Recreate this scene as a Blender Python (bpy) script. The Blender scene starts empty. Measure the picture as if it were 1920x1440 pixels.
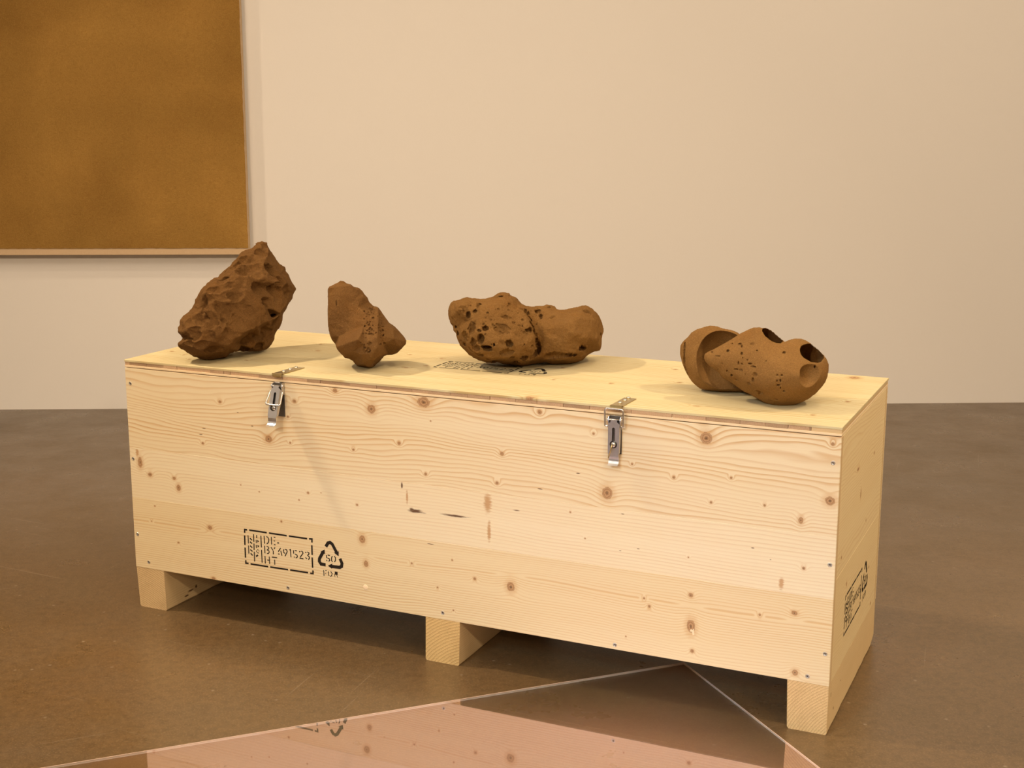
import bpy, bmesh, math, random
import numpy as np
from mathutils import Vector, Matrix
from mathutils.geometry import tessellate_polygon, delaunay_2d_cdt

SC = bpy.context.scene
COL = SC.collection
PI = math.pi

# ------------------------------------------------------------------ camera
# World: X runs along the gallery wall, Y towards it, Z up; origin = front left floor corner of the crate.
CAM = np.array([0.7685, -3.0089, 1.1300])
CRX, CRY, CRZ = math.radians(78.7205), math.radians(-0.0706), math.radians(-2.2065)
FPX = 2485.38                      # focal length in pixels of the 1920 x 1440 frame
cam_data = bpy.data.cameras.new('camera')
cam_data.sensor_fit = 'HORIZONTAL'
cam_data.sensor_width = 36.0
cam_data.lens = FPX / 1920 * 36.0
cam_data.clip_end = 60
cam = bpy.data.objects.new('camera', cam_data)
COL.objects.link(cam)
cam.location = CAM
cam.rotation_euler = (CRX, CRY, CRZ)
SC.camera = cam
CAM_R = np.array(cam.rotation_euler.to_matrix())

# ------------------------------------------------------------------ light and exposure
SC.view_settings.view_transform = 'Standard'
SC.view_settings.look = 'None'
SC.view_settings.gamma = 1.0
SC.view_settings.use_curve_mapping = False
SC.view_settings.exposure = -0.42
world = bpy.data.worlds.new('world')
SC.world = world
world.use_nodes = True
world.node_tree.nodes['Background'].inputs['Color'].default_value = (1.0, 0.9, 0.78, 1)
world.node_tree.nodes['Background'].inputs['Strength'].default_value = 0.05

WARM = (1.0, 0.765, 0.52)
SOFT = (1.0, 0.79, 0.58)

def lamp(name, loc, target, power, size, color, size_y=None, spread=180):
    d = bpy.data.lights.new(name, 'AREA')
    d.energy = power
    d.color = color
    d.spread = math.radians(spread)
    if size_y:
        d.shape = 'RECTANGLE'
        d.size, d.size_y = size, size_y
    else:
        d.shape = 'DISK'
        d.size = size
    o = bpy.data.objects.new(name, d)
    COL.objects.link(o)
    o.location = loc
    o.rotation_euler = (Vector(target) - Vector(loc)).to_track_quat('-Z', 'Y').to_euler()
    return o

# track spots of the gallery under its ceiling, then added fill lamps
lamp('warm_spot', (-2.0, 0.3, 3.7), (0.4, 0.1, 0.5), 36, 0.22, WARM, None, 80)
lamp('warm_spot', (-0.9, -0.6, 3.8), (0.0, 1.6, 0.6), 14, 0.15, WARM)
lamp('warm_spot', (2.2, -0.5, 3.8), (2.0, 1.6, 0.6), 27, 0.15, WARM)
lamp('warm_spot', (3.7, -0.9, 3.5), (1.2, -0.3, 0.4), 17, 0.22, WARM, None, 80)
lamp('warm_spot', (3.0, -5.9, 3.3), (1.2, 1.0, 0.5), 112, 0.30, WARM)  # added behind the camera to fill the crate front and wall
lamp('warm_spot', (-1.6, -5.9, 3.3), (0.2, 1.0, 0.5), 155, 0.30, WARM)  # second added fill behind the camera
lamp('sheet_bounce_fill', (-2.2, -4.6, 3.4), (1.10, -1.15, 0.0), 6.0, 0.5, (0.52, 0.76, 1.0), None, 30)  # added cool lamp; its bounce off the sheet tints the crate front
lamp('overhead_fill', (0.8, -2.0, 3.92), (0.8, 0.6, 0.0), 145, 5.0, SOFT, 1.6)  # added soft fill from overhead, no known fixture

# ------------------------------------------------------------------ helpers
def link(name, me, mat=None, parent=None):
    o = bpy.data.objects.new(name, me)
    COL.objects.link(o)
    if mat is not None and me is not None and not me.materials:
        for m in (mat if isinstance(mat, (list, tuple)) else [mat]):
            me.materials.append(m)
    if parent is not None:
        o.parent = parent
    return o

def mesh(name, verts, faces, smooth=False):
    me = bpy.data.meshes.new(name)
    me.from_pydata([tuple(v) for v in verts], [], faces)
    me.update()
    if smooth:
        me.polygons.foreach_set('use_smooth', [True] * len(me.polygons))
    return me

def tag(o, label=None, cat=None, group=None, kind=None):
    if label: o['label'] = label
    if cat: o['category'] = cat
    if group: o['group'] = group
    if kind: o['kind'] = kind
    return o

def empty(name, loc=(0, 0, 0), rz=0.0):
    o = bpy.data.objects.new(name, None)
    COL.objects.link(o)
    o.location = loc
    o.rotation_euler = (0, 0, rz)
    o.empty_display_size = 0.05
    return o

def box_mesh(name, x0, x1, y0, y1, z0, z1, bev=0.0, seg=1):
    bm = bmesh.new()
    vs = [bm.verts.new((x, y, z)) for z in (z0, z1) for y in (y0, y1) for x in (x0, x1)]
    for f in ((0, 2, 3, 1), (4, 5, 7, 6), (0, 1, 5, 4), (2, 6, 7, 3), (0, 4, 6, 2), (1, 3, 7, 5)):
        bm.faces.new([vs[i] for i in f])
    if bev:
        bmesh.ops.bevel(bm, geom=list(bm.edges), offset=bev, segments=seg, affect='EDGES', profile=0.5)
    bmesh.ops.recalc_face_normals(bm, faces=list(bm.faces))
    me = bpy.data.meshes.new(name)
    bm.to_mesh(me)
    bm.free()
    return me

def lathe_mesh(name, prof, axis='z', n=24, smooth=True):
    """prof: list of (radius, height); closed solid of revolution about the axis through the origin."""
    verts, faces = [], []
    def put(r, h, a):
        c, s = r * math.cos(a), r * math.sin(a)
        return {'z': (c, s, h), 'y': (c, -h, s), 'x': (h, c, s)}[axis]
    for r, h in prof:
        for i in range(n):
            verts.append(put(r, h, 2 * PI * i / n))
    for j in range(len(prof) - 1):
        for i in range(n):
            k = (i + 1) % n
            faces.append((j * n + i, j * n + k, (j + 1) * n + k, (j + 1) * n + i))
    faces.append(tuple(range(n))[::-1])
    faces.append(tuple((len(prof) - 1) * n + i for i in range(n)))
    me = mesh(name, verts, faces, smooth)
    fix_normals(me)
    return me

def fix_normals(me):
    bm = bmesh.new()
    bm.from_mesh(me)
    bmesh.ops.recalc_face_normals(bm, faces=list(bm.faces))
    bm.to_mesh(me)
    bm.free()

def tube_mesh(name, pts, r, n=10, closed=False):
    pts = [Vector(p) for p in pts]
    m = len(pts)
    verts, faces = [], []
    ref = None
    for i, p in enumerate(pts):
        a = pts[(i - 1) % m] if (closed or i > 0) else p
        b = pts[(i + 1) % m] if (closed or i < m - 1) else p
        t = (b - a).normalized()
        if ref is None:
            ref = t.orthogonal().normalized()
        ref = (ref - t * ref.dot(t)).normalized()
        q = t.cross(ref)
        for k in range(n):
            an = 2 * PI * k / n
            verts.append(p + (ref * math.cos(an) + q * math.sin(an)) * r)
    for i in range(m if closed else m - 1):
        j = (i + 1) % m
        for k in range(n):
            l = (k + 1) % n
            faces.append((i * n + k, i * n + l, j * n + l, j * n + k))
    if not closed:
        faces.append(tuple(range(n)))
        faces.append(tuple((m - 1) * n + k for k in range(n)))
    me = mesh(name, verts, faces, True)
    fix_normals(me)
    return me

def round_path(pts, r, n=6, closed=False):
    """polyline with its corners rounded"""
    P = [Vector(p) for p in pts]
    out = []
    m = len(P)
    for i in range(m):
        if not closed and i in (0, m - 1):
            out.append(P[i])
            continue
        a, b, c = P[i - 1], P[i], P[(i + 1) % m]
        u, v = (a - b), (c - b)
        k = min(r, u.length * 0.49, v.length * 0.49)
        s, e = b + u.normalized() * k, b + v.normalized() * k
        for j in range(n + 1):
            t = j / n
            out.append(s * (1 - t) ** 2 + b * 2 * t * (1 - t) + e * t * t)
    return out

def plate_mesh(name, outer, holes, place, th):
    """flat sheet with holes: outlines are 2-D, place(a, b, h) maps them to 3-D, th is the thickness"""
    loops = [[Vector((p[0], p[1], 0)) for p in outer]] + [[Vector((p[0], p[1], 0)) for p in h] for h in holes]
    tris = tessellate_polygon(loops)
    flat = [p for l in loops for p in l]
    n = len(flat)
    verts = [place(p.x, p.y, 0.0) for p in flat] + [place(p.x, p.y, th) for p in flat]
    faces = [tuple(t) for t in tris] + [tuple(n + i for i in t)[::-1] for t in tris]
    o = 0
    for l in loops:
        m = len(l)
        for i in range(m):
            j = (i + 1) % m
            faces.append((o + i, o + j, n + o + j, n + o + i))
        o += m
    me = mesh(name, verts, faces)
    fix_normals(me)
    return me

# ------------------------------------------------------------------ node helpers
class NT:
    def __init__(self, name):
        self.mat = bpy.data.materials.new(name)
        self.mat.use_nodes = True
        self.t = self.mat.node_tree
        self.t.nodes.clear()
        self.out = self.n('ShaderNodeOutputMaterial')

    def n(self, kind, **kw):
        nd = self.t.nodes.new(kind)
        for k, v in kw.items():
            setattr(nd, k, v)
        return nd

    def set(self, sock, v):
        if v is None:
            return
        if isinstance(v, bpy.types.NodeSocket):
            self.t.links.new(v, sock)
        else:
            sock.default_value = v

    def m(self, op, a, b=None, c=None, clamp=False):
        nd = self.n('ShaderNodeMath', operation=op, use_clamp=clamp)
        for s, v in zip(nd.inputs, (a, b, c)):
            self.set(s, v)
        return nd.outputs[0]

    def v(self, op, a, b=None):
        nd = self.n('ShaderNodeVectorMath', operation=op)
        self.set(nd.inputs[0], a)
        if b is not None:
            self.set(nd.inputs[1], b)
        return nd.outputs['Value'] if op in ('LENGTH', 'DOT_PRODUCT', 'DISTANCE') else nd.outputs['Vector']

    def noise(self, vec, scale, detail=2.0, rough=0.5, dist=0.0):
        nd = self.n('ShaderNodeTexNoise')
        self.set(nd.inputs['Vector'], vec)
        self.set(nd.inputs['Scale'], scale)
        self.set(nd.inputs['Detail'], detail)
        self.set(nd.inputs['Roughness'], rough)
        self.set(nd.inputs['Distortion'], dist)
        return nd.outputs['Fac']

    def ramp(self, fac, stops):
        nd = self.n('ShaderNodeValToRGB')
        el = nd.color_ramp.elements
        while len(el) < len(stops):
            el.new(0.5)
        for e, (p, c) in zip(el, stops):
            e.position = p
            e.color = (c, c, c, 1) if isinstance(c, (int, float)) else (c[0], c[1], c[2], 1)
        self.set(nd.inputs[0], fac)
        return nd.outputs[0]

    def mix(self, fac, a, b, mode='MIX'):
        nd = self.n('ShaderNodeMix', data_type='RGBA', blend_type=mode)
        self.set(nd.inputs[0], fac)
        for s, v in ((nd.inputs[6], a), (nd.inputs[7], b)):
            if isinstance(v, (tuple, list)) and len(v) == 3:
                v = (*v, 1)
            self.set(s, v)
        return nd.outputs[2]

    def mapr(self, x, a, b, c=0.0, d=1.0, smooth=False):
        nd = self.n('ShaderNodeMapRange')
        if smooth:
            nd.interpolation_type = 'SMOOTHSTEP'
        for s, v in zip(nd.inputs, (x, a, b, c, d)):
            self.set(s, v)
        return nd.outputs[0]

    def comb(self, x, y, z):
        nd = self.n('ShaderNodeCombineXYZ')
        for s, v in zip(nd.inputs, (x, y, z)):
            self.set(s, v)
        return nd.outputs[0]

    def sep(self, vec):
        nd = self.n('ShaderNodeSeparateXYZ')
        self.set(nd.inputs[0], vec)
        return nd.outputs

    def obj(self):
        return self.n('ShaderNodeTexCoord').outputs['Object']

    def bump(self, h, strength, dist=0.001):
        nd = self.n('ShaderNodeBump')
        self.set(nd.inputs['Height'], h)
        nd.inputs['Strength'].default_value = strength
        nd.inputs['Distance'].default_value = dist
        return nd.outputs[0]

    def principled(self, color, rough=0.6, spec=0.3, metal=0.0, normal=None):
        nd = self.n('ShaderNodeBsdfPrincipled')
        if isinstance(color, (tuple, list)) and len(color) == 3:
            color = (*color, 1)
        self.set(nd.inputs['Base Color'], color)
        self.set(nd.inputs['Roughness'], rough)
        self.set(nd.inputs['Specular IOR Level'], spec)
        self.set(nd.inputs['Metallic'], metal)
        if normal is not None:
            self.set(nd.inputs['Normal'], normal)
        self.t.links.new(nd.outputs[0], self.out.inputs[0])
        return nd

def plain(name, color, rough=0.6, spec=0.3, metal=0.0, var=0.06, scale=60.0):
    """single coloured material with a faint procedural mottling"""
    t = NT(name)
    f = t.noise(t.obj(), scale, 3.0)
    c = t.mix(f, tuple(x * (1 - var) for x in color), tuple(min(1, x * (1 + var)) for x in color))
    t.principled(c, rough, spec, metal)
    return t.mat

def wood(name, axes, light, late, K=210.0, warp=0.012, seed=0.0, knots=(), marks=(), fish=(),
         ring=0.55, b0=None, rough=0.62, tone=0.10):
    """Planed spruce. axes = (grain axis, cross axis) as indices; knots (a, b, ra, rb) in mm along those axes."""
    t = NT(name)
    P = t.obj()
    s = t.sep(P)
    a, b = s[axes[0]], s[axes[1]]
    pos = t.comb(a, b, 0.0)
    wob = t.noise(t.comb(t.m('MULTIPLY', a, 160.0), t.m('MULTIPLY', b, 160.0), seed + 3.0), 1.0, 2.0)
    # low frequency wander of the year rings along the board
    w1 = t.noise(t.comb(t.m('MULTIPLY', a, 1.7), t.m('MULTIPLY', b, 7.0), seed), 1.0, 1.5)
    w2 = t.noise(t.comb(t.m('MULTIPLY', a, 5.0), t.m('MULTIPLY', b, 16.0), seed + 9.0), 1.0, 2.0)
    bb = t.m('MULTIPLY_ADD', t.m('SUBTRACT', w1, 0.5), warp * 5.0, b)
    bb = t.m('MULTIPLY_ADD', t.m('SUBTRACT', w2, 0.5), warp * 1.2, bb)
    if b0 is not None:
        q = t.m('SUBTRACT', bb, b0)
        bb = t.m('SQRT', t.m('MULTIPLY_ADD', q, q, 0.00002))
    emin = None
    for (ka, kb, ra, rb) in knots:
        d = t.v('SUBTRACT', pos, (ka / 1000, kb / 1000, 0))
        e = t.v('LENGTH', t.v('MULTIPLY', d, (1000 / max(ra, 1.0), 1000 / max(rb, 1.0), 0)))
        emin = e if emin is None else t.m('MINIMUM', emin, e)
    phase = t.m('MULTIPLY', bb, K)
    if emin is not None:
        g = t.m('EXPONENT', t.m('MULTIPLY', t.m('MULTIPLY', emin, emin), -0.16))
        phase = t.m('MULTIPLY_ADD', g, 1.7, phase)
    fr = t.m('FRACT', phase)
    line = t.ramp(fr, [(0.0, 0.0), (0.45, 0.10), (0.86, 1.0), (0.93, 0.55), (1.0, 0.0)])
    vary = t.noise(t.comb(t.m('MULTIPLY', a, 0.9), t.m('MULTIPLY', b, 26.0), seed + 21.0), 1.0, 3.0)
    line = t.m('MULTIPLY', line, t.mapr(vary, 0.30, 0.68, 0.15, 1.0))
    fibre = t.noise(t.comb(t.m('MULTIPLY', a, 14.0), t.m('MULTIPLY', b, 900.0), seed + 4.0), 1.0, 2.0)
    broad = t.noise(t.comb(t.m('MULTIPLY', a, 1.1), t.m('MULTIPLY', b, 12.0), seed + 40.0), 1.0, 2.0)
    col = t.mix(t.m('MULTIPLY', line, ring), light, late)
    col = t.mix(t.mapr(broad, 0.35, 0.7, 0.0, tone * 2.2), col, tuple(x * y for x, y in zip(light, (0.90, 0.80, 0.66))))
    col = t.mix(t.mapr(fibre, 0.3, 0.7, 0.0, 0.13), col, late)
    height = t.m('MULTIPLY_ADD', fibre, 0.35, t.m('MULTIPLY', line, -0.5))
    if emin is not None:
        ew = t.m('MULTIPLY_ADD', t.m('SUBTRACT', wob, 0.5), 0.5, emin)
        halo = t.mapr(ew, 1.0, 2.3, 0.38, 0.0, True)
        col = t.mix(halo, col, tuple(x * y for x, y in zip(late, (0.92, 0.80, 0.66))))
        core = t.mapr(ew, 0.86, 1.06, 1.0, 0.0, True)
        rr = t.m('SINE', t.m('MULTIPLY', ew, 17.0))
        kc = t.mix(t.mapr(rr, -1, 1, 0.0, 1.0), (0.29, 0.155, 0.070), (0.47, 0.28, 0.14))
        kc = t.mix(t.mapr(ew, 0.10, 0.32, 0.9, 0.0), kc, (0.06, 0.024, 0.010))
        kc = t.mix(t.mapr(t.m('ABSOLUTE', t.m('SUBTRACT', ew, 0.93)), 0.0, 0.12, 0.45, 0.0), kc, (0.10, 0.04, 0.015))
        col = t.mix(t.m('MULTIPLY', core, 0.88), col, kc)
        height = t.m('SUBTRACT', height, t.m('MULTIPLY', core, 0.3))
    for lst, dark, strength in ((marks, (0.085, 0.032, 0.012), 0.92), (fish, (0.46, 0.25, 0.10), 0.80)):
        fm = None
        for (ka, kb, ra, rb) in lst:
            d = t.v('SUBTRACT', pos, (ka / 1000, kb / 1000, 0))
            e = t.v('LENGTH', t.v('MULTIPLY', d, (1000 / ra, 1000 / rb, 0)))
            fm = e if fm is None else t.m('MINIMUM', fm, e)
        if fm is not None:
            wv = t.noise(t.comb(t.m('MULTIPLY', a, 60.0), t.m('MULTIPLY', b, 420.0), seed + 8.0), 1.0, 3.0)
            fm = t.m('MULTIPLY_ADD', t.m('SUBTRACT', wv, 0.5), 1.3, fm)
            k = t.mapr(fm, 0.35, 1.0, strength, 0.0, True)
            col = t.mix(k, col, dark)
            height = t.m('SUBTRACT', height, t.m('MULTIPLY', k, 0.6))
    t.principled(col, rough, 0.22, 0.0, t.bump(height, 0.25, 0.0008))
    return t.mat

def end_grain(name, light, late, c0, K=420.0, ax=(0, 2), seed=0.0, rough=0.85):
    """sawn end of a log: arcs of year rings about the pith c0, plus saw marks"""
    t = NT(name)
    s = t.sep(t.obj())
    x = t.m('SUBTRACT', s[ax[0]], c0[0])
    z = t.m('SUBTRACT', s[ax[1]], c0[1])
    r = t.m('SQRT', t.m('ADD', t.m('MULTIPLY', x, x), t.m('MULTIPLY', z, z)))
    n = t.noise(t.obj(), 35.0, 3.0)
    ph = t.m('MULTIPLY', t.m('MULTIPLY_ADD', t.m('SUBTRACT', n, 0.5), 0.004, r), K)
    line = t.ramp(t.m('FRACT', ph), [(0.0, 0.0), (0.5, 0.2), (0.85, 1.0), (1.0, 0.0)])
    grit = t.noise(t.obj(), 700.0, 3.0, 0.7)
    patch = t.noise(t.obj(), 22.0, 3.0)
    col = t.mix(t.m('MULTIPLY', line, 0.85), light, late)
    col = t.mix(t.mapr(grit, 0.42, 0.75, 0.0, 0.45), col, tuple(x_ * 0.55 for x_ in late))
    col = t.mix(t.mapr(patch, 0.5, 0.75, 0.0, 0.3), col, tuple(x_ * 0.7 for x_ in late))
    t.principled(col, rough, 0.15, 0.0, t.bump(t.m('ADD', grit, t.m('MULTIPLY', line, 0.4)), 0.6, 0.0015))
    return t.mat

# ------------------------------------------------------------------ the room
WALL_Y = 2.1992
RX0, RX1, RY0, RZ = -4.6, 5.6, -6.4, 4.0

def wall_material(name, color):
    t = NT(name)
    P = t.obj()
    big = t.noise(P, 0.9, 3.0)
    roller = t.noise(P, 210.0, 4.0, 0.6)
    scuff = t.noise(P, 7.0, 5.0, 0.7)
    c = t.mix(big, tuple(x * 0.97 for x in color), color)
    c = t.mix(t.mapr(scuff, 0.62, 0.8, 0.0, 0.05), c, tuple(x * 0.8 for x in color))
    t.principled(c, 0.9, 0.12, 0.0, t.bump(roller, 0.16, 0.0012))
    return t.mat

def concrete_material():
    t = NT('polished_concrete')
    P = t.obj()
    big = t.noise(P, 0.8, 5.0, 0.6)
    mid = t.noise(P, 4.5, 5.0, 0.65)
    fine = t.noise(P, 55.0, 5.0, 0.8)
    grit = t.noise(P, 240.0, 2.0, 0.7)
    c = t.mix(t.mapr(big, 0.32, 0.68), (0.096, 0.060, 0.027), (0.147, 0.088, 0.037))
    c = t.mix(t.mapr(mid, 0.35, 0.72, 0.0, 0.55), c, (0.113, 0.078, 0.038))
    rust = t.noise(t.v('ADD', P, (4.0, 2.0, 0.0)), 2.1, 4.0, 0.6)
    c = t.mix(t.mapr(rust, 0.50, 0.80, 0.0, 0.30), c, (0.156, 0.082, 0.029))
    c = t.mix(t.mapr(fine, 0.40, 0.62, 0.0, 0.60), c, (0.064, 0.039, 0.016))
    c = t.mix(t.mapr(grit, 0.54, 0.66, 0.0, 0.55), c, (0.211, 0.140, 0.067))
    # pale chips of aggregate and hairline scratches
    vo = t.n('ShaderNodeTexVoronoi', feature='F1')
    t.set(vo.inputs['Vector'], P)
    vo.inputs['Scale'].default_value = 30.0
    cell = t.sep(vo.outputs['Color'])[0]
    spot = t.m('MULTIPLY', t.mapr(vo.outputs['Distance'], 0.04, 0.14, 1.0, 0.0), t.mapr(cell, 0.84, 0.86))
    c = t.mix(t.m('MULTIPLY', spot, 0.45), c, (0.36, 0.29, 0.21))
    s = t.sep(P)
    for ang, off in ((0.35, 0.0), (-0.5, 7.3), (1.2, 3.1)):
        ca, sa = math.cos(ang), math.sin(ang)
        u = t.m('ADD', t.m('MULTIPLY', s[0], ca), t.m('MULTIPLY', s[1], sa))
        v = t.m('SUBTRACT', t.m('MULTIPLY', s[1], ca), t.m('MULTIPLY', s[0], sa))
        sc = t.noise(t.comb(t.m('MULTIPLY', u, 2.2), t.m('MULTIPLY', v, 130.0), off), 1.0, 1.0)
        c = t.mix(t.mapr(sc, 0.76, 0.80, 0.0, 0.30), c, (0.33, 0.26, 0.18))
    rough = t.mapr(mid, 0.3, 0.7, 0.24, 0.40)
    t.principled(c, rough, 0.72, 0.0, t.bump(grit, 0.10, 0.0010))
    return t.mat

M_WALL = wall_material('white_wall_paint', (0.80, 0.785, 0.765))
M_CEIL = wall_material('ceiling_paint', (0.80, 0.79, 0.77))
M_FLOOR = concrete_material()

def shell(name, dims, mat):
    return tag(link(name, box_mesh(name, *dims), mat), kind='structure')

shell('floor', (RX0, RX1, RY0, WALL_Y + 0.2, -0.15, 0.0), M_FLOOR)
shell('wall_back', (RX0, RX1, WALL_Y, WALL_Y + 0.2, 0.0, RZ), M_WALL)
shell('wall_left', (RX0 - 0.2, RX0, RY0, WALL_Y + 0.2, 0.0, RZ), M_WALL)
shell('wall_right', (RX1, RX1 + 0.2, RY0, WALL_Y + 0.2, 0.0, RZ), M_WALL)
shell('wall_front', (RX0, RX1, RY0 - 0.2, RY0, 0.0, RZ), M_WALL)
shell('ceiling', (RX0, RX1, RY0, WALL_Y + 0.2, RZ, RZ + 0.15), M_CEIL)

# ------------------------------------------------------------------ the crate
CR = math.radians(-26.7363)              # crate turned against the wall
L, W, H, HS, SK = 1.62, 0.5092, 0.5922, 0.5734, 0.0979
PLY, BOARD = 0.0050, 0.0190

crate = empty('shipping_crate', (0, 0, 0), CR)
tag(crate, 'long pale spruce shipping crate on three skids carrying four stones', 'crate')

S_L, S_D = (0.78, 0.69, 0.485), (0.58, 0.36, 0.16)
K_UP_SHADE = [(262,517,4.1,3.4),(458,536,4.5,3.9),(561,568,5.6,4.9),(388,445,9.2,7.9),(210,417,3.5,2.9),(444,442,2.3,2.0),(603,444,2.8,2.5),(440,500,2.6,2.2),(649,536,9.7,9.6),(773,562,14.5,11.0),(1032,565,4.6,4.3),(789,524,1.7,1.6),(714,469,3.9,3.5),(950,472,4.4,4.1),(776,410,3.5,3.2),(939,410,3.6,3.4),(1146,533,2.6,2.5),(1371,547,11.7,11.2),(1176,417,10.9,12.6),(1310,464,3.0,3.0),(1421,476,2.4,2.4),(1384,424,2.7,2.7),(1486,431,2.3,2.4),(1605,454,9.4,8.3),(1554,411,4.6,6.6),(1605,560,3.2,3.3),(1226,481,2.0,1.9)]  # knots, plus the open latch's shadow painted as a small knot beside it
K_MID = [(29,353,6.6,12.0),(56,327,5.8,4.8),(125,326,4.6,3.9),(136,305,5.7,7.7),(309,332,1.7,1.4),(358,322,1.7,1.4),(486,335,2.9,2.5),(519,339,1.3,1.1),(462,316,1.9,1.7),(609,323,2.8,2.5),(1099,369,1.9,1.8),(1131,319,1.6,1.5),(1343,310,1.4,1.4),(1563,320,3.1,3.2)]
K_LOW = [(65,253,2.2,1.8),(53,215,1.8,1.5),(128,173,2.9,2.4),(219,221,6.3,5.4),(414,261,2.6,2.3),(620,248,7.5,9.0),(628,194,5.6,7.1),(223,101,5.6,3.3),(740,211,2.4,2.2),(836,232,2.0,1.9),(888,199,3.5,3.3),(801,167,2.1,1.9),(838,122,1.8,1.7),(970,194,9.0,10.2),(1350,235,4.4,4.5),(1267,199,3.1,3.1),(1256,214,2.3,2.3),(1485,217,2.4,2.5),(1550,231,5.7,4.6),(1352,172,8.3,13.5),(1356,122,3.9,4.0),(1556,114,5.7,6.1),(1220,129,1.4,1.4)]
MK_UP = [(215,452,6.9,1.2),(206,437,6.2,1.2),(346,470,4.6,1.4),(309,497,3.3,1.1),(1115,450,5.8,1.5),(1033,409,6.8,1.3)]
MK_MID = [(984,358,9.7,1.6),(751,327,24,5.0),(842,328.5,40,3.2),(719,379,3.0,9.0),(742,329,8,6),(1205,304,4.0,1.1),(1242,313,4.0,1.1),(1467,346,4.2,1.3),(1209,379,4.0,0.8),(1501,328,2.6,1.1)]
MK_LOW = [(785,260,11.2,1.1)]
FISH = [(918,365,11.0,27.0),(921,305,5.2,29.2),(731,355,3.6,19.0),(1523,285,6.5,14.8),(22,376,6.0,11.0)]
K_LID = [(293,365,3,4),(337,283,6,4),(652,314,4,4),(632,181,6,4),(661,221,4,4),(981,191,4,4),(948,324,4,4),(1106,201,4,4),(1232,272,5,5),(1179,412,5,5),(1551,78,4,4),(1587,227,4,6),(1554,480,11,12),(1331,64,7,3),(85,105,3,4),(131,66,3,3),(31,130,5,4),(259,109,3,3),(560,330,4,4),(1010,4,9,7)]
K_SIDE = [(194,468,10,3),(239,407,4,9),(378,458,5,3),(131,255,4,4),(390,208,4,3),(438,111,5,3),(60,330,4,3),(320,330,3,3)]

JA, JB = 0.2672, 0.3866                  # glue joints of the front face
FRONT_MATS = [
    wood('spruce_front_low', (0, 2), (0.76, 0.655, 0.43), S_D, 190, 0.008, 11.0, K_LOW, MK_LOW, (), 0.70, 0.212),
    wood('spruce_front_mid', (0, 2), (0.80, 0.72, 0.525), S_D, 135, 0.006, 23.0, K_MID, MK_MID, FISH, 0.48),
    wood('spruce_front_top', (0, 2), S_L, S_D, 105, 0.020, 37.0, K_UP_SHADE, MK_UP, (), 0.95)]
LID_MATS = [
    wood('spruce_lid_near', (0, 1), (0.64, 0.58, 0.36), (0.40, 0.25, 0.08), 95, 0.012, 51.0, [k for k in K_LID if k[1] < 267], (), (), 0.95, None, 0.62, 0.16),
    wood('spruce_lid_far', (0, 1), (0.63, 0.565, 0.35), (0.40, 0.25, 0.08), 95, 0.014, 63.0, [k for k in K_LID if k[1] >= 267], (), (), 0.90, None, 0.62, 0.16)]
SIDE_MATS = [
    wood('spruce_side_low', (1, 2), (0.77, 0.64, 0.375), S_D, 150, 0.016, 71.0, [k for k in K_SIDE if k[1] < 300], (), (), 0.45),
    wood('spruce_side_high', (1, 2), (0.78, 0.655, 0.395), S_D, 130, 0.020, 83.0, [k for k in K_SIDE if k[1] >= 300], (), (), 0.50)]
M_CORE = [end_grain('core_end_grain', tuple(x * (0.82 + 0.12 * i) for x in (0.60, 0.42, 0.26)), tuple(x * (0.82 + 0.12 * i) for x in (0.42, 0.27, 0.15)), (0.3 + 0.35 * i, 0.52 + 0.02 * i), 520, (0, 2), i) for i in range(4)]
M_PLYEDGE = wood('spruce_edge', (0, 2), (0.82, 0.68, 0.46), S_D, 400, 0.004, 91.0, (), (), (), 0.35)
M_SIDEEDGE = wood('spruce_core_side', (1, 2), (0.66, 0.50, 0.28), (0.44, 0.28, 0.13), 400, 0.004, 95.0, (), (), (), 0.35)

def part(name, dims, mat, parent, bev=0.0006):
    return link(name, box_mesh(name, *dims, bev), mat, parent)

# front: core with three glued face boards
front = part('front_panel', (0.0, L, PLY, BOARD, SK, HS), M_SIDEEDGE, crate)
for (z0, z1), m in zip(((SK, JA), (JA, JB), (JB, HS)), FRONT_MATS):
    part('face_board', (0.0, L, 0.0, PLY, z0, z1), m, front, 0.00045)
back = part('back_panel', (0.0, L, W - BOARD, W - PLY, SK, HS), M_SIDEEDGE, crate)
for z0, z1 in ((SK, 0.30), (0.30, HS)):
    part('face_board', (0.0, L, W - PLY, W, z0, z1), FRONT_MATS[2], back, 0.00045)
for x0, x1, xa, xb in ((L - BOARD, L - PLY, L - PLY, L - 0.0002), (PLY, BOARD, 0.0002, PLY)):
    sd = part('side_panel', (x0, x1, BOARD, W - BOARD, SK, HS), M_SIDEEDGE, crate)
    for (z0, z1), m in zip(((SK, 0.30), (0.30, HS)), SIDE_MATS):
        part('face_board', (xa, xb, BOARD, W - BOARD, z0, z1), m, sd, 0.0004)
part('bottom_panel', (BOARD, L - BOARD, BOARD, W - BOARD, SK, SK + BOARD), M_SIDEEDGE, crate)

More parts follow.
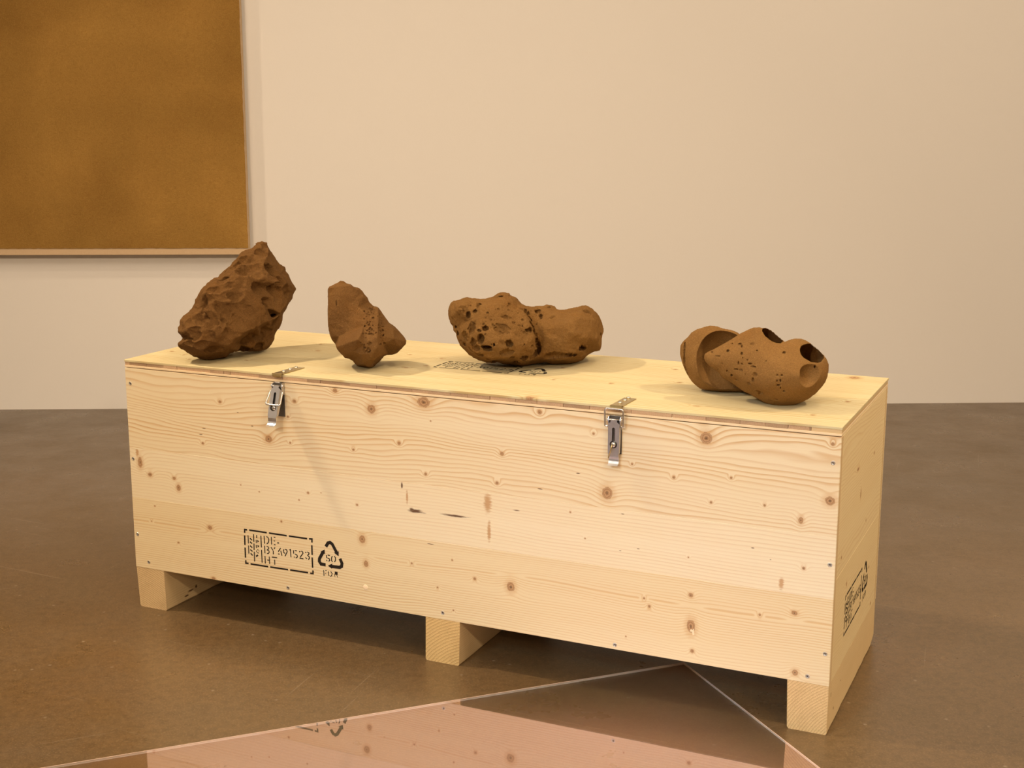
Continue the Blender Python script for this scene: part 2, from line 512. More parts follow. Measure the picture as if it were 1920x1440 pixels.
# lid: lower veneer, core strips whose sawn ends show on the long edge, two face boards
GAP = 0.0018
lid = part('lid', (0.0, L, 0.0, W, HS + GAP, HS + GAP + 0.0046), M_PLYEDGE, crate, 0.0004)
for (y0, y1), m in zip(((0.0, 0.2672), (0.2672, W)), LID_MATS):
    part('face_board', (-0.001, L + 0.001, y0, y1, H - PLY, H), m, lid, 0.0005)
CUTS = [0.0, .014, .062, .1, .11, .147, .238, .249, .275, .293, .367, .43, .492, .524, .597, .662, .746, .784, .834, .873, .923, .964, .979, 1.026, 1.082, 1.137, 1.222, 1.303, 1.369, 1.434, 1.481, 1.523, 1.562, 1.565, L]
rng = random.Random(5)
for i, (a, b) in enumerate(zip(CUTS[:-1], CUTS[1:])):
    ins = rng.uniform(0.0002, 0.0012)
    mats = [M_CORE[rng.randrange(4)]] if b < L else [M_SIDEEDGE]
    part('core_strip', (a + (0.0003 if i else 0.0005), b - 0.0003, ins, W - ins, HS + GAP + 0.0046, H - PLY), mats[0], lid, 0.0002)

# skids: rough sawn beams with their end grain to the front
M_SKID = [wood('sawn_skid_%s' % n, (1, 2), (0.70, 0.54, 0.30), (0.46, 0.30, 0.14), 180, 0.010, sd, kn, mk, (), 0.4, None, 0.9)
          for n, sd, kn, mk in (('pale', 101.0, (), [(90, 20, 14, 3), (112, 24, 5, 6), (75, 12, 10, 3)]), ('middle', 107.0, [(150, 45, 12, 5)], ()), ('near', 113.0, (), [(120, 62, 4, 2), (60, 30, 3, 5), (30, 70, 3, 6)]))]
M_END = [end_grain('skid_end_%s' % n, c, d, p, k * 0.62) for n, c, d, p, k in (
    ('pale', (0.72, 0.54, 0.30), (0.50, 0.33, 0.16), (-0.06, -0.19), 330),
    ('golden', (0.74, 0.53, 0.24), (0.52, 0.33, 0.13), (0.90, -0.09), 260),
    ('ringed', (0.76, 0.56, 0.29), (0.54, 0.35, 0.16), (1.70, -0.06), 330))]
SKIDS = [((0.001, 0.0805), (0.0062, 0.0838)), ((0.7718, 0.8526), (0.7704, 0.8500)), ((1.5420, 1.6195), (1.5450, 1.6195))]
for i, ((t0, t1), (b0_, b1_)) in enumerate(SKIDS):
    bm = bmesh.new()
    prof = [(b0_ + 0.003, 0.0), (b1_ - 0.002, 0.0), (b1_, 0.003), (t1, SK), (t0, SK), (b0_, 0.004)]
    n = 14
    rows = []
    rs = random.Random(i)
    for j in range(n + 1):
        y = 0.0005 + (W - 0.001) * j / n
        row = []
        for q, (x, z) in enumerate(prof):
            jx = rs.uniform(-0.0006, 0.0006) if 0 < j else 0
            zz = z
            if i == 2 and j == n and z < 0.01:
                zz = z + 0.012
            row.append(bm.verts.new((min(x + jx, L), y, zz)))
        rows.append(row)
    m = len(prof)
    for j in range(n):
        for q in range(m):
            f = bm.faces.new((rows[j][q], rows[j][(q + 1) % m], rows[j + 1][(q + 1) % m], rows[j + 1][q]))
    f0 = bm.faces.new(rows[0][::-1]); f1 = bm.faces.new(rows[-1])
    f0.material_index = f1.material_index = 1
    bmesh.ops.recalc_face_normals(bm, faces=list(bm.faces))
    me = bpy.data.meshes.new('skid')
    bm.to_mesh(me); bm.free()
    link('skid', me, [M_SKID[i], M_END[i]], crate)

# screws of the front: countersunk heads with a dark star painted for the recess shade
M_ZINC = plain('zinc_steel', (0.66, 0.66, 0.66), 0.30, 0.5, 1.0, 0.08, 220.0)
M_RECESS_SHADE = plain('recess_shade', (0.030, 0.030, 0.034), 0.5, 0.3)
screw_me = lathe_mesh('screw', [(0.0042, -0.0006), (0.0042, 0.00018), (0.0036, 0.00045), (0.0023, 0.00040), (0.0021, -0.0002)], 'y', 18)
star = []
for k in range(12):
    r = 0.0021 if k % 2 == 0 else 0.0013
    star.append((r * math.cos(k * PI / 6), 0.0, r * math.sin(k * PI / 6)))
star_me = mesh('star_recess_shade', [(p[0], -0.00046, p[2]) for p in star] + [(p[0], -0.0002, p[2]) for p in star],
               [tuple(range(12)), tuple(range(12, 24))[::-1]] + [(k, (k + 1) % 12, 12 + (k + 1) % 12, 12 + k) for k in range(12)])
fix_normals(star_me)
for x, z in ((0.0128, 0.5375), (0.0092, 0.3597), (0.0098, 0.1771), (0.0384, 0.1132), (0.4257, 0.1092), (0.8126, 0.1127),
             (1.1975, 0.1076), (1.5795, 0.1110), (1.6099, 0.1608), (1.6104, 0.3337), (1.6070, 0.5253)):
    o = link('screw', screw_me, M_ZINC, crate)
    o.location = (x, 0.0, z)
    st = link('star_recess_shade', star_me, M_RECESS_SHADE, o)
# round wooden plug and the chipped patch in a knot
M_PLUG = wood('plug_wood', (0, 2), (0.90, 0.74, 0.52), (0.72, 0.50, 0.28), 500, 0.004, 131.0, (), (), (), 0.25)
plug = link('wood_plug', lathe_mesh('wood_plug', [(0.0058, -0.0004), (0.0058, 0.0004), (0.0052, 0.0006)], 'y', 24), M_PLUG, crate)
plug.location = (0.6258, 0.0, 0.1409)
link('knot_chip', plate_mesh('knot_chip', [(1.3500, .1620), (1.3520, .1665), (1.3555, .1650), (1.3580, .1690), (1.3592, .1560), (1.3560, .1552), (1.3552, .1612)], [],
     lambda a, b, h: (a, -0.0004 - h, b), 0.0004), M_PLUG, crate)

# ------------------------------------------------------------------ stencilled marks
M_INK = plain('stencil_ink', (0.022, 0.017, 0.013), 0.75, 0.12, 0.0, 0.4, 500.0)
STROKES = [(3.8,[(1.5,71.7),(1.9,79.5),(8.7,79.5)]),
    (3.8,[(14.0,79.9),(61.3,80.0)]),
    (3.8,[(67.1,80.0),(114.1,80.1)]),
    (3.8,[(119.5,80.1),(167.2,80.4)]),
    (3.8,[(171.9,80.7),(179.6,81.3),(179.3,73.2)]),
    (3.8,[(178.8,67.1),(178.9,44.7)]),
    (3.8,[(178.7,39.3),(179.1,15.2)]),
    (3.8,[(179.8,9.6),(179.6,2.3),(172.1,1.8)]),
    (3.8,[(167.1,2.3),(119.9,1.9)]),
    (3.8,[(114.6,1.7),(67.2,1.1)]),
    (3.8,[(61.9,0.9),(14.2,0.6)]),
    (3.8,[(9.1,0.8),(1.5,0.6),(1.8,7.6)]),
    (3.8,[(1.2,13.3),(1.2,37.3)]),
    (3.8,[(1.1,43.1),(1.2,65.7)]),
    (2.4,[(10.3,67.3),(10.9,48.0)]),
    (2.4,[(10.7,43.3),(10.9,24.1)]),
    (2.7,[(25.3,71.7),(25.5,53.7)]),
    (2.7,[(25.7,50.0),(25.4,35.0)]),
    (2.7,[(25.8,30.9),(25.7,7.9)]),
    (3.1,[(15.1,61.0),(21.0,57.2)]),
    (3.1,[(15.1,52.8),(20.6,48.9)]),
    (3.1,[(15.0,43.4),(20.8,39.5)]),
    (3.1,[(15.3,34.6),(20.9,30.7)]),
    (3.1,[(15.7,25.9),(20.9,21.3)]),
    (2.4,[(33.8,70.9),(33.5,63.5)]),
    (2.1,[(31.9,59.3),(31.9,52.0)]),
    (2.1,[(34.7,59.0),(38.2,57.0),(34.9,54.4)]),
    (2.1,[(31.5,47.7),(31.6,40.3)]),
    (2.1,[(34.6,47.2),(38.4,45.6),(35.1,42.6)]),
    (1.9,[(32.2,34.9),(31.7,30.9)]),
    (1.9,[(34.1,36.7),(37.0,36.6)]),
    (1.9,[(38.5,35.8),(39.0,33.5)]),
    (1.9,[(32.9,29.5),(38.3,29.5)]),
    (3.8,[(30.1,20.1),(35.4,24.4)]),
    (2.6,[(45.2,70.9),(45.5,43.4)]),
    (2.6,[(45.6,38.3),(45.8,7.9)]),
    (2.4,[(53.8,71.5),(54.5,53.5)]),
    (2.4,[(59.6,70.8),(64.0,69.5),(66.0,65.1),(65.4,59.7),(62.5,55.1),(59.8,54.2)]),
    (2.4,[(73.0,72.0),(73.0,54.0)]),
    (2.2,[(79.2,71.9),(83.9,71.9)]),
    (2.2,[(78.8,63.5),(82.5,63.5)]),
    (2.2,[(79.0,54.9),(83.8,54.9)]),
    (2.6,[(88.0,60.1),(93.3,60.4)]),
    (2.4,[(54.3,48.8),(54.4,31.0)]),
    (2.2,[(59.6,48.0),(64.5,47.1),(65.1,43.3),(61.4,40.5)]),
    (2.2,[(59.6,39.9),(64.5,39.1),(66.2,35.7),(63.9,32.3),(59.8,31.3)]),
    (2.4,[(71.1,47.6),(76.3,41.0)]),
    (2.4,[(77.0,40.4),(76.7,31.8)]),
    (2.4,[(81.8,48.8),(79.3,44.5)]),
    (2.4,[(96.8,49.3),(90.2,39.9)]),
    (2.4,[(89.5,34.7),(93.6,34.6)]),
    (2.4,[(96.9,43.1),(99.6,31.9)]),
    (2.4,[(105.5,47.7),(104.0,44.1),(104.8,39.6),(108.3,38.6)]),
    (2.4,[(109.0,48.2),(112.8,46.9),(113.8,43.2),(107.5,31.5)]),
    (2.4,[(119.9,47.9),(122.7,49.2),(123.3,31.7)]),
    (2.4,[(130.4,49.0),(130.8,41.0)]),
    (2.2,[(133.5,48.6),(139.6,48.8)]),
    (2.4,[(134.1,40.6),(139.3,39.1),(140.4,35.4),(138.2,32.8),(135.5,32.1)]),
    (2.2,[(130.9,34.0),(132.9,32.5)]),
    (2.4,[(145.6,46.9),(148.3,49.1)]),
    (2.4,[(150.9,49.9),(154.7,48.1),(155.1,45.1),(147.3,34.8)]),
    (2.4,[(145.5,32.7),(155.9,32.7)]),
    (2.4,[(161.2,47.5),(163.9,49.4)]),
    (2.4,[(166.5,50.1),(170.8,48.1),(169.8,44.1),(166.2,41.8)]),
    (2.4,[(167.9,40.8),(171.7,39.0),(171.2,35.2),(168.5,32.9)]),
    (2.4,[(161.2,36.8),(165.1,33.5)]),
    (2.4,[(54.2,25.0),(54.3,7.3)]),
    (2.4,[(65.7,25.1),(66.1,7.7)]),
    (2.2,[(59.7,16.2),(65.0,16.2)]),
    (2.4,[(72.5,25.0),(86.7,25.3)]),
    (2.4,[(79.7,19.8),(79.6,8.1)]),
    (7.5,[(214.7,68.7),(220.5,77.8),(226.0,79.9),(231.4,76.7),(241.4,60.0)]),
    (7.5,[(250.0,46.4),(254.8,36.5),(253.7,29.5),(248.6,26.5),(227.4,25.7)]),
    (7.5,[(213.0,27.1),(201.0,27.2),(196.9,32.7),(197.4,38.9),(206.5,54.2)]),
    (2.4,[(215.4,49.8),(216.0,42.7)]),
    (2.2,[(218.8,50.3),(224.7,50.1)]),
    (2.4,[(217.7,43.6),(222.8,42.2),(224.0,38.9),(220.9,36.1)]),
    (2.2,[(214.5,38.3),(217.5,36.4)]),
    (2.4,[(230.6,49.7),(228.5,44.8),(228.6,38.8),(230.8,36.3)]),
    (2.4,[(235.7,50.1),(238.5,47.0),(238.3,40.9),(235.9,36.8)]),
    (1.9,[(207.4,14.4),(207.9,0.7)]),
    (1.5,[(211.7,14.2),(215.1,14.4)]),
    (1.5,[(210.6,7.5),(214.1,7.4)]),
    (1.9,[(220.2,13.2),(219.2,8.5),(221.2,2.7)]),
    (1.9,[(225.3,13.9),(229.0,9.9),(227.6,4.4),(224.1,1.9)]),
    (6.9,[(235.8,11.7),(243.1,11.7)]),
    (1.4,[(235.4,9.3),(235.9,3.3)]),
    (1.4,[(240.5,8.6),(242.8,2.8)])]
HEADS = [[(234.8,57.8),(247.4,62.9),(246.8,51.2)],[(230.1,32.6),(218.5,25.9),(228.9,20.3)],[(200.7,55.3),(211.5,62.2),(211.8,51.3)]]

def stamp_mesh(name, place):
    verts, faces = [], []
    def quad(p):
        n = len(verts)
        verts.extend(p)
        faces.append(tuple(range(n, n + len(p))))
    for w, pts in STROKES:
        h = w / 2
        P = [Vector(p) for p in pts]
        left, right = [], []
        for i, p in enumerate(P):
            a = (P[i] - P[i - 1]).normalized() if i else (P[1] - P[0]).normalized()
            b = (P[i + 1] - P[i]).normalized() if i < len(P) - 1 else a
            t = (a + b).normalized()
            nrm = Vector((-t.y, t.x))
            k = h / max(0.5, math.sqrt(max(0.05, (1 + a.dot(b)) / 2)))
            left.append(p + nrm * k)
            right.append(p - nrm * k)
        for i in range(len(P) - 1):
            quad([right[i], right[i + 1], left[i + 1], left[i]])
    for hd in HEADS:
        quad([Vector(p) for p in hd])
    n = len(verts)
    v3 = [place(v.x / 1000, v.y / 1000) for v in verts]
    return mesh(name, v3, faces)

st = link('stencil_stamp', stamp_mesh('stencil_stamp', lambda a, b: (0.313 + a, -0.00025, 0.150 + b)), M_INK, crate)
st['label'] = 'black stencilled wheat-ear stamp and recycling mark on the front'
st = link('stencil_stamp', stamp_mesh('stencil_stamp', lambda a, b: (0.683 + a, 0.2130 + b, H + 0.00025)), M_INK, crate)
st['label'] = 'black stencilled stamp and recycling mark on the lid'
st = link('stencil_stamp', stamp_mesh('stencil_stamp', lambda a, b: (L + 0.00025, 0.1265 + a * 0.975, 0.1515 + b)), M_INK, crate)
st['label'] = 'black stencilled stamp and recycling mark on the end'

# ------------------------------------------------------------------ toggle latches
M_STEEL = plain('latch_steel', (0.62, 0.62, 0.64), 0.36, 0.5, 1.0, 0.06, 180.0)
M_BASE_SHADED = plain('latch_shaded_steel', (0.20, 0.19, 0.18), 0.42, 0.4, 1.0, 0.1, 150.0)  # base colour darkened to stand for shade inside the latch
M_STEEL2 = plain('latch_wire', (0.80, 0.79, 0.77), 0.20, 0.5, 1.0, 0.05, 180.0)
M_BRASS = plain('yellow_zinc', (0.62, 0.50, 0.25), 0.30, 0.5, 1.0, 0.15, 120.0)

def circle_pts(c, r, a0, a1, n):
    return [(c[0] + r * math.cos(a0 + (a1 - a0) * i / n), c[1] + r * math.sin(a0 + (a1 - a0) * i / n)) for i in range(n + 1)]

def latch(xc, ztop, open_deg, lock):
    hw = 0.0126
    root = link('toggle_latch', box_mesh('toggle_latch', -hw, hw, -0.0018, -0.0002, -0.074, 0.001, 0.0005), M_BASE_SHADED, crate)
    root.location = (xc, 0, ztop)
    # ears that carry the hinge pin, bent out of the base
    for s in (-1, 1):
        prof = [(0.0, 0.001), (-0.0095, 0.0), (-0.0120, -0.006), (-0.0105, -0.016), (-0.0018, -0.026), (0.0, -0.026)]
        x0 = s * hw - (0.0014 if s > 0 else 0.0)
        link('hinge_ear', plate_mesh('hinge_ear', prof, [], lambda a, b, h, x0=x0: (x0 + h, a, b), 0.0014), M_STEEL, root)
    piv = (-0.0085, -0.006)
    pin = link('hinge_pin', lathe_mesh('hinge_pin', [(0.0034, -hw - 0.0022), (0.0036, -hw - 0.0004), (0.0021, -hw), (0.0021, hw), (0.0036, hw + 0.0004), (0.0034, hw + 0.0022)], 'x', 16), M_STEEL2, root)
    pin.location = (0, *piv)
    an = math.radians(open_deg)
    def lv(x, s_, n_):                        # lever coordinates: s along it from the pin, n outwards
        y, z = -n_, -s_
        return (x, piv[0] + y * math.cos(an) + z * math.sin(an), piv[1] + z * math.cos(an) - y * math.sin(an))
    lw = 0.0114
    outer = [(-0.006, -0.001), (0.006, -0.001), (0.0068, 0.004), (lw, 0.007), (lw, 0.066), (-lw, 0.066), (-lw, 0.007), (-0.0068, 0.004)]
    slot = [(-0.0031, 0.0405), (-0.0031, 0.0170)] + circle_pts((0, 0.0170), 0.0031, PI, 2 * PI, 6)[1:] + [(0.0031, 0.0405)] + \
        circle_pts((0, 0.0472), 0.0076, -1.12, PI + 1.12, 16)
    me = plate_mesh('lever', outer, [slot], lambda a, b, h: lv(a, b, 0.0048 - h), 0.0013)
    lever = link('lever', me, M_STEEL, root)
    for s in (-1, 1):
        fl = [(0.0, 0.0075), (0.0046, 0.0075), (0.0046, 0.066), (-0.002, 0.064), (-0.0058, 0.030), (-0.0035, 0.004)]
        link('lever_flange', plate_mesh('lever_flange', fl, [], lambda a, b, h, s=s: lv(s * (lw - h), b, a - 0.0002), 0.0012), M_STEEL, lever)
    link('inner_channel', plate_mesh('inner_channel', [(-lw + 0.0014, 0.010), (lw - 0.0014, 0.010), (lw - 0.0014, 0.062), (-lw + 0.0014, 0.062)], [],
         lambda a, b, h: lv(a, b, -0.0010 - h), 0.0012), M_BASE_SHADED, lever)
    # thumb tab: steps in, then flares out
    ss = [(0.066, 0.0048), (0.070, 0.0046), (0.0725, 0.0028), (0.0770, 0.0012), (0.0810, 0.0016), (0.0850, 0.0042), (0.0885, 0.0086)]
    vv, ff = [], []
    for s_, n_ in ss:
        k = lw - 0.0012
        vv += [lv(-k, s_, n_), lv(k, s_, n_), lv(k, s_ + 0.0003, n_ - 0.0013), lv(-k, s_ + 0.0003, n_ - 0.0013)]
    for i in range(len(ss) - 1):
        for k in range(4):
            l = (k + 1) % 4
            ff.append((i * 4 + k, i * 4 + l, i * 4 + 4 + l, i * 4 + 4 + k))
    ff += [(0, 1, 2, 3), tuple(len(vv) - 4 + k for k in range(4))]
    me = mesh('thumb_tab', vv, ff, False)
    fix_normals(me)
    link('thumb_tab', me, M_STEEL, lever)
    # wire loop hooked into the lever flanges
    wx = 0.0188
    if open_deg < 5:
        e = lv(0, 0.0120, 0.0012)
        top = (-0.0130, 0.0165)
        pts = [(-lw - 0.001, e[1], e[2]), (-wx, e[1] - 0.001, e[2] - 0.001), (-wx, top[0], top[1]), (wx, top[0], top[1]), (wx, e[1] - 0.001, e[2] - 0.001), (lw + 0.001, e[1], e[2])]
    else:
        A, B = lv(0, 0.0125, 0.0010), lv(0, 0.0420, 0.0082)
        pts = [(-lw - 0.001, A[1], A[2]), (-wx + 0.003, A[1], A[2]), (-wx, B[1], B[2]), (wx, B[1], B[2]), (wx - 0.003, A[1], A[2]), (lw + 0.001, A[1], A[2])]
    link('wire_loop', tube_mesh('wire_loop', round_path(pts, 0.006), 0.0019, 12), M_STEEL2, root)
    # lock screw seen through the key hole
    c = lv(0, 0.0475, 0.0)
    b = link('lock_bolt', lathe_mesh('lock_bolt', [(0.0022, -0.004), (0.0050, -0.003), (0.0050, 0.0035 if not lock else 0.0095), (0.0042, 0.0046 if not lock else 0.0108), (0.0016, 0.0050 if not lock else 0.0112)], 'y', 18), M_STEEL2, root)
    b.location = (0, min(-0.0055, c[1] + 0.004) if lock else c[1] + 0.0006, c[2])
    if lock:
        q = c
        link('lock_pin', tube_mesh('lock_pin', round_path([(-0.0010, q[1] - 0.0105, q[2]), (-0.0015, q[1] - 0.0125, q[2] - 0.006), (-0.0075, q[1] - 0.0115, q[2] - 0.0255)], 0.004), 0.0013, 8), M_BRASS, root)
    return root

lt = latch(0.4215, 0.5735, 17.0, False)
lt['label'] = 'open steel toggle latch with its wire loop hanging'
lt = latch(1.1920, 0.5725, 0.0, True)
lt['label'] = 'closed steel toggle latch hooked to the lid'

def strike(xc, length):
    hw = 0.0128
    root = link('strike_plate', box_mesh('strike_plate', -hw, hw, -0.001, length, 0.0, 0.0016, 0.0004), M_BRASS, crate)
    root.location = (xc, 0, H + 0.0001)
    # hook lip rolled over the edge of the lid
    vv, ff = [], []
    prof = [(0.002, 0.0016), (-0.003, 0.0019), (-0.0070, 0.0030), (-0.0095, 0.0020), (-0.0100, -0.0020), (-0.0085, -0.0050)]
    ins = [0.0, 0.0, 0.0006, 0.0012, 0.0018, 0.0035]
    for (y, z), k in zip(prof, ins):
        vv += [(-hw + k, y, z), (hw - k, y, z), (hw - k, y + 0.0014, z - 0.0008), (-hw + k, y + 0.0014, z - 0.0008)]
    for i in range(len(prof) - 1):
        for k in range(4):
            l = (k + 1) % 4
            ff.append((i * 4 + k, i * 4 + l, i * 4 + 4 + l, i * 4 + 4 + k))
    ff += [(0, 1, 2, 3), tuple(len(vv) - 4 + k for k in range(4))]
    me = mesh('hook_lip', vv, ff)
    fix_normals(me)
    link('hook_lip', me, M_BRASS, root)
    head = lathe_mesh('screw_head', [(0.0038, 0.0), (0.0040, 0.0012), (0.0034, 0.0023), (0.0018, 0.0029)], 'z', 18)
    for y in (0.0215, 0.0470, 0.0700):
        o = link('screw_head', head, M_STEEL2, root)
        o.location = (-0.002, y, 0.0016)
    return root

strike(0.4205, 0.0810)
strike(1.1938, 0.0745)

# ------------------------------------------------------------------ painting on the wall
def felt_material():
    t = NT('brown_pigment_field')
    P = t.obj()
    big = t.noise(P, 1.6, 3.0, 0.55, 0.3)
    mid = t.noise(P, 5.0, 3.0, 0.55)
    nap = t.noise(P, 260.0, 4.0, 0.75)
    fib = t.noise(P, 95.0, 4.0, 0.7, 1.5)
    c = t.mix(t.mapr(big, 0.30, 0.70), (0.225, 0.118, 0.028), (0.46, 0.265, 0.070))
    c = t.mix(t.mapr(mid, 0.35, 0.7, 0.0, 0.5), c, (0.31, 0.182, 0.048))
    c = t.mix(t.mapr(fib, 0.4, 0.7, 0.0, 0.35), c, (0.17, 0.080, 0.018))
    c = t.mix(t.mapr(nap, 0.5, 0.75, 0.0, 0.5), c, (0.46, 0.27, 0.075))
    t.principled(c, 0.95, 0.05, 0.0, t.bump(t.m('ADD', nap, fib), 0.7, 0.003))
    return t.mat

def linen_material():
    t = NT('raw_linen')
    P = t.obj()
    s = t.sep(P)
    wx = t.noise(t.comb(t.m('MULTIPLY', s[0], 900.0), t.m('MULTIPLY', s[2], 60.0), 0.0), 1.0, 2.0)
    wz = t.noise(t.comb(t.m('MULTIPLY', s[0], 60.0), t.m('MULTIPLY', s[2], 900.0), 5.0), 1.0, 2.0)
    c = t.mix(t.m('MULTIPLY', t.m('ADD', wx, wz), 0.5), (0.50, 0.35, 0.21), (0.70, 0.54, 0.36))
    t.principled(c, 0.9, 0.1, 0.0, t.bump(wx, 0.2, 0.001))
    return t.mat

M_FELT, M_LINEN = felt_material(), linen_material()
PX1, PZ0, PD = -0.0490, 0.6180, 0.058          # right edge, lower edge, depth off the wall
PX0, PZ1 = PX1 - 1.75, PZ0 + 2.0
pz = empty('painting', ((PX0 + PX1) / 2, WALL_Y, PZ0))
tag(pz, 'large brown felt-like painting with a raw linen border on the white wall', 'painting')
def rel(x0, x1, y0, y1, z0, z1):
    return (x0 - pz.location.x, x1 - pz.location.x, y0 - WALL_Y, y1 - WALL_Y, z0 - PZ0, z1 - PZ0)
link('stretched_canvas', box_mesh('stretched_canvas', *rel(PX0, PX1, WALL_Y - PD, WALL_Y - 0.012, PZ0, PZ1), 0.0012, 2), M_LINEN, pz)
link('mounting_batten', box_mesh('mounting_batten', *rel(PX0 + 0.15, PX1 - 0.15, WALL_Y - 0.012, WALL_Y - 0.0005, PZ0 + 0.2, PZ1 - 0.2), 0.001), M_LINEN, pz)
# the brown field: a thin napped layer with a slightly uneven edge
rs = random.Random(3)
fx0, fx1, fz0, fz1 = PX0 + 0.004, PX1 - 0.001, PZ0 + 0.0255, PZ1 - 0.02
outer = []
def edge(a, b, n):
    for i in range(n):
        k = i / n
        outer.append((a[0] + (b[0] - a[0]) * k + (rs.uniform(-.0008, .0008) if i else 0), a[1] + (b[1] - a[1]) * k + (rs.uniform(-.0008, .0008) if i else 0)))
edge((fx0, fz0), (fx1, fz0), 120); edge((fx1, fz0), (fx1, fz1), 120); edge((fx1, fz1), (fx0, fz1), 30); edge((fx0, fz1), (fx0, fz0), 30)
link('brown_field', plate_mesh('brown_field', outer, [], lambda a, b, h: (a - pz.location.x, -PD - h, b - PZ0), 0.0028), M_FELT, pz)

# ------------------------------------------------------------------ pink mirror sheet on the floor
def sheet_material():
    t = NT('pink_dichroic_acrylic')
    gl = t.n('ShaderNodeBsdfGlossy')
    gl.inputs['Color'].default_value = (0.53, 0.40, 0.455, 1)
    smear = t.noise(t.obj(), 6.0, 4.0, 0.6)
    t.set(gl.inputs['Roughness'], t.mapr(smear, 0.3, 0.7, 0.012, 0.03))
    tr = t.n('ShaderNodeBsdfTransparent')
    tr.inputs['Color'].default_value = (0.66, 0.74, 0.76, 1)
    ad = t.n('ShaderNodeAddShader')
    t.t.links.new(gl.outputs[0], ad.inputs[0])
    t.t.links.new(tr.outputs[0], ad.inputs[1])
    t.t.links.new(ad.outputs[0], t.out.inputs[0])
    return t.mat

M_SHEET = sheet_material()
t = NT('acrylic_edge')
t.principled((0.80, 0.62, 0.52), 0.35, 0.4)
M_SHEET_EDGE = t.mat
SC0 = Vector((1.2347, -0.3906, 0.0))
SU, SV = Vector((-0.9445, -0.3286, 0)), Vector((0.3286, -0.9445, 0))
SH, LU, LV = 0.0050, 2.10, 1.20
sheet = empty('mirror_sheet', SC0)
tag(sheet, 'pink mirrored acrylic sheet lying flat on the concrete floor', 'mirror')
def corner(a, b, z): return tuple(SU * a + SV * b + Vector((0, 0, z)))
me = mesh('mirror_face', [corner(0, 0, SH), corner(LU, 0, SH), corner(LU, LV, SH), corner(0, LV, SH)], [(0, 1, 2, 3)])
if me.polygons[0].normal.z < 0:
    me.flip_normals()
link('mirror_face', me, M_SHEET, sheet)
ring_v, ring_f = [], []
for d, z in ((0.0, 0.0), (0.0, SH - 0.0004), (0.0004, SH + 0.0002), (0.0014, SH + 0.0002)):
    ring_v += [corner(d, d, z), corner(LU - d, d, z), corner(LU - d, LV - d, z), corner(d, LV - d, z)]
for j in range(3):
    for i in range(4):
        k = (i + 1) % 4
        ring_f.append((j * 4 + i, j * 4 + k, (j + 1) * 4 + k, (j + 1) * 4 + i))
me = mesh('polished_edge', ring_v, ring_f)
fix_normals(me)
link('polished_edge', me, M_SHEET_EDGE, sheet)

# ------------------------------------------------------------------ the stones
# Each stone is a solid carved in a small voxel grid: outline, body depth, facets and pits, then meshed.
_rs = np.random.RandomState(7)
_PERM = _rs.permutation(256).astype(np.int32)
_PERM = np.concatenate([_PERM, _PERM, _PERM])
_G = _rs.normal(size=(256, 3)).astype(np.float32)
_G /= np.linalg.norm(_G, axis=1, keepdims=True)

def perlin(p, seed=0):
    p = p + np.float32(seed * 17.31 + 100)
    i = np.floor(p).astype(np.int32)
    f = (p - i).astype(np.float32)
    i &= 255
    u = f * f * f * (f * (f * 6 - 15) + 10)
    out = 0
    for dx in (0, 1):
        for dy in (0, 1):
            for dz in (0, 1):
                h = _PERM[_PERM[_PERM[(i[:, 0] + dx) & 255] + ((i[:, 1] + dy) & 255)] + ((i[:, 2] + dz) & 255)]
                g = _G[h]
                d = g[:, 0] * (f[:, 0] - dx) + g[:, 1] * (f[:, 1] - dy) + g[:, 2] * (f[:, 2] - dz)
                wt = (u[:, 0] if dx else 1 - u[:, 0]) * (u[:, 1] if dy else 1 - u[:, 1]) * (u[:, 2] if dz else 1 - u[:, 2])
                out = out + wt * d
    return out

def ray_dir(px, py):
    return CAM_R @ np.array([(px - 960) / FPX, -(py - 720) / FPX, -1.0])

def on_plane_z(px, py, z):
    d = ray_dir(px, py)
    return CAM + d * ((z - CAM[2]) / d[2])

def smooth2(a, s):
    if s <= 0: return a
    r = int(3 * s + 0.5)
    x = np.arange(-r, r + 1)
    k = np.exp(-x * x / (2.0 * s * s)); k /= k.sum()
    b = np.pad(a, r, mode='edge')
    b = np.apply_along_axis(lambda m: np.convolve(m, k, 'valid'), 0, b)
    return np.apply_along_axis(lambda m: np.convolve(m, k, 'valid'), 1, b)

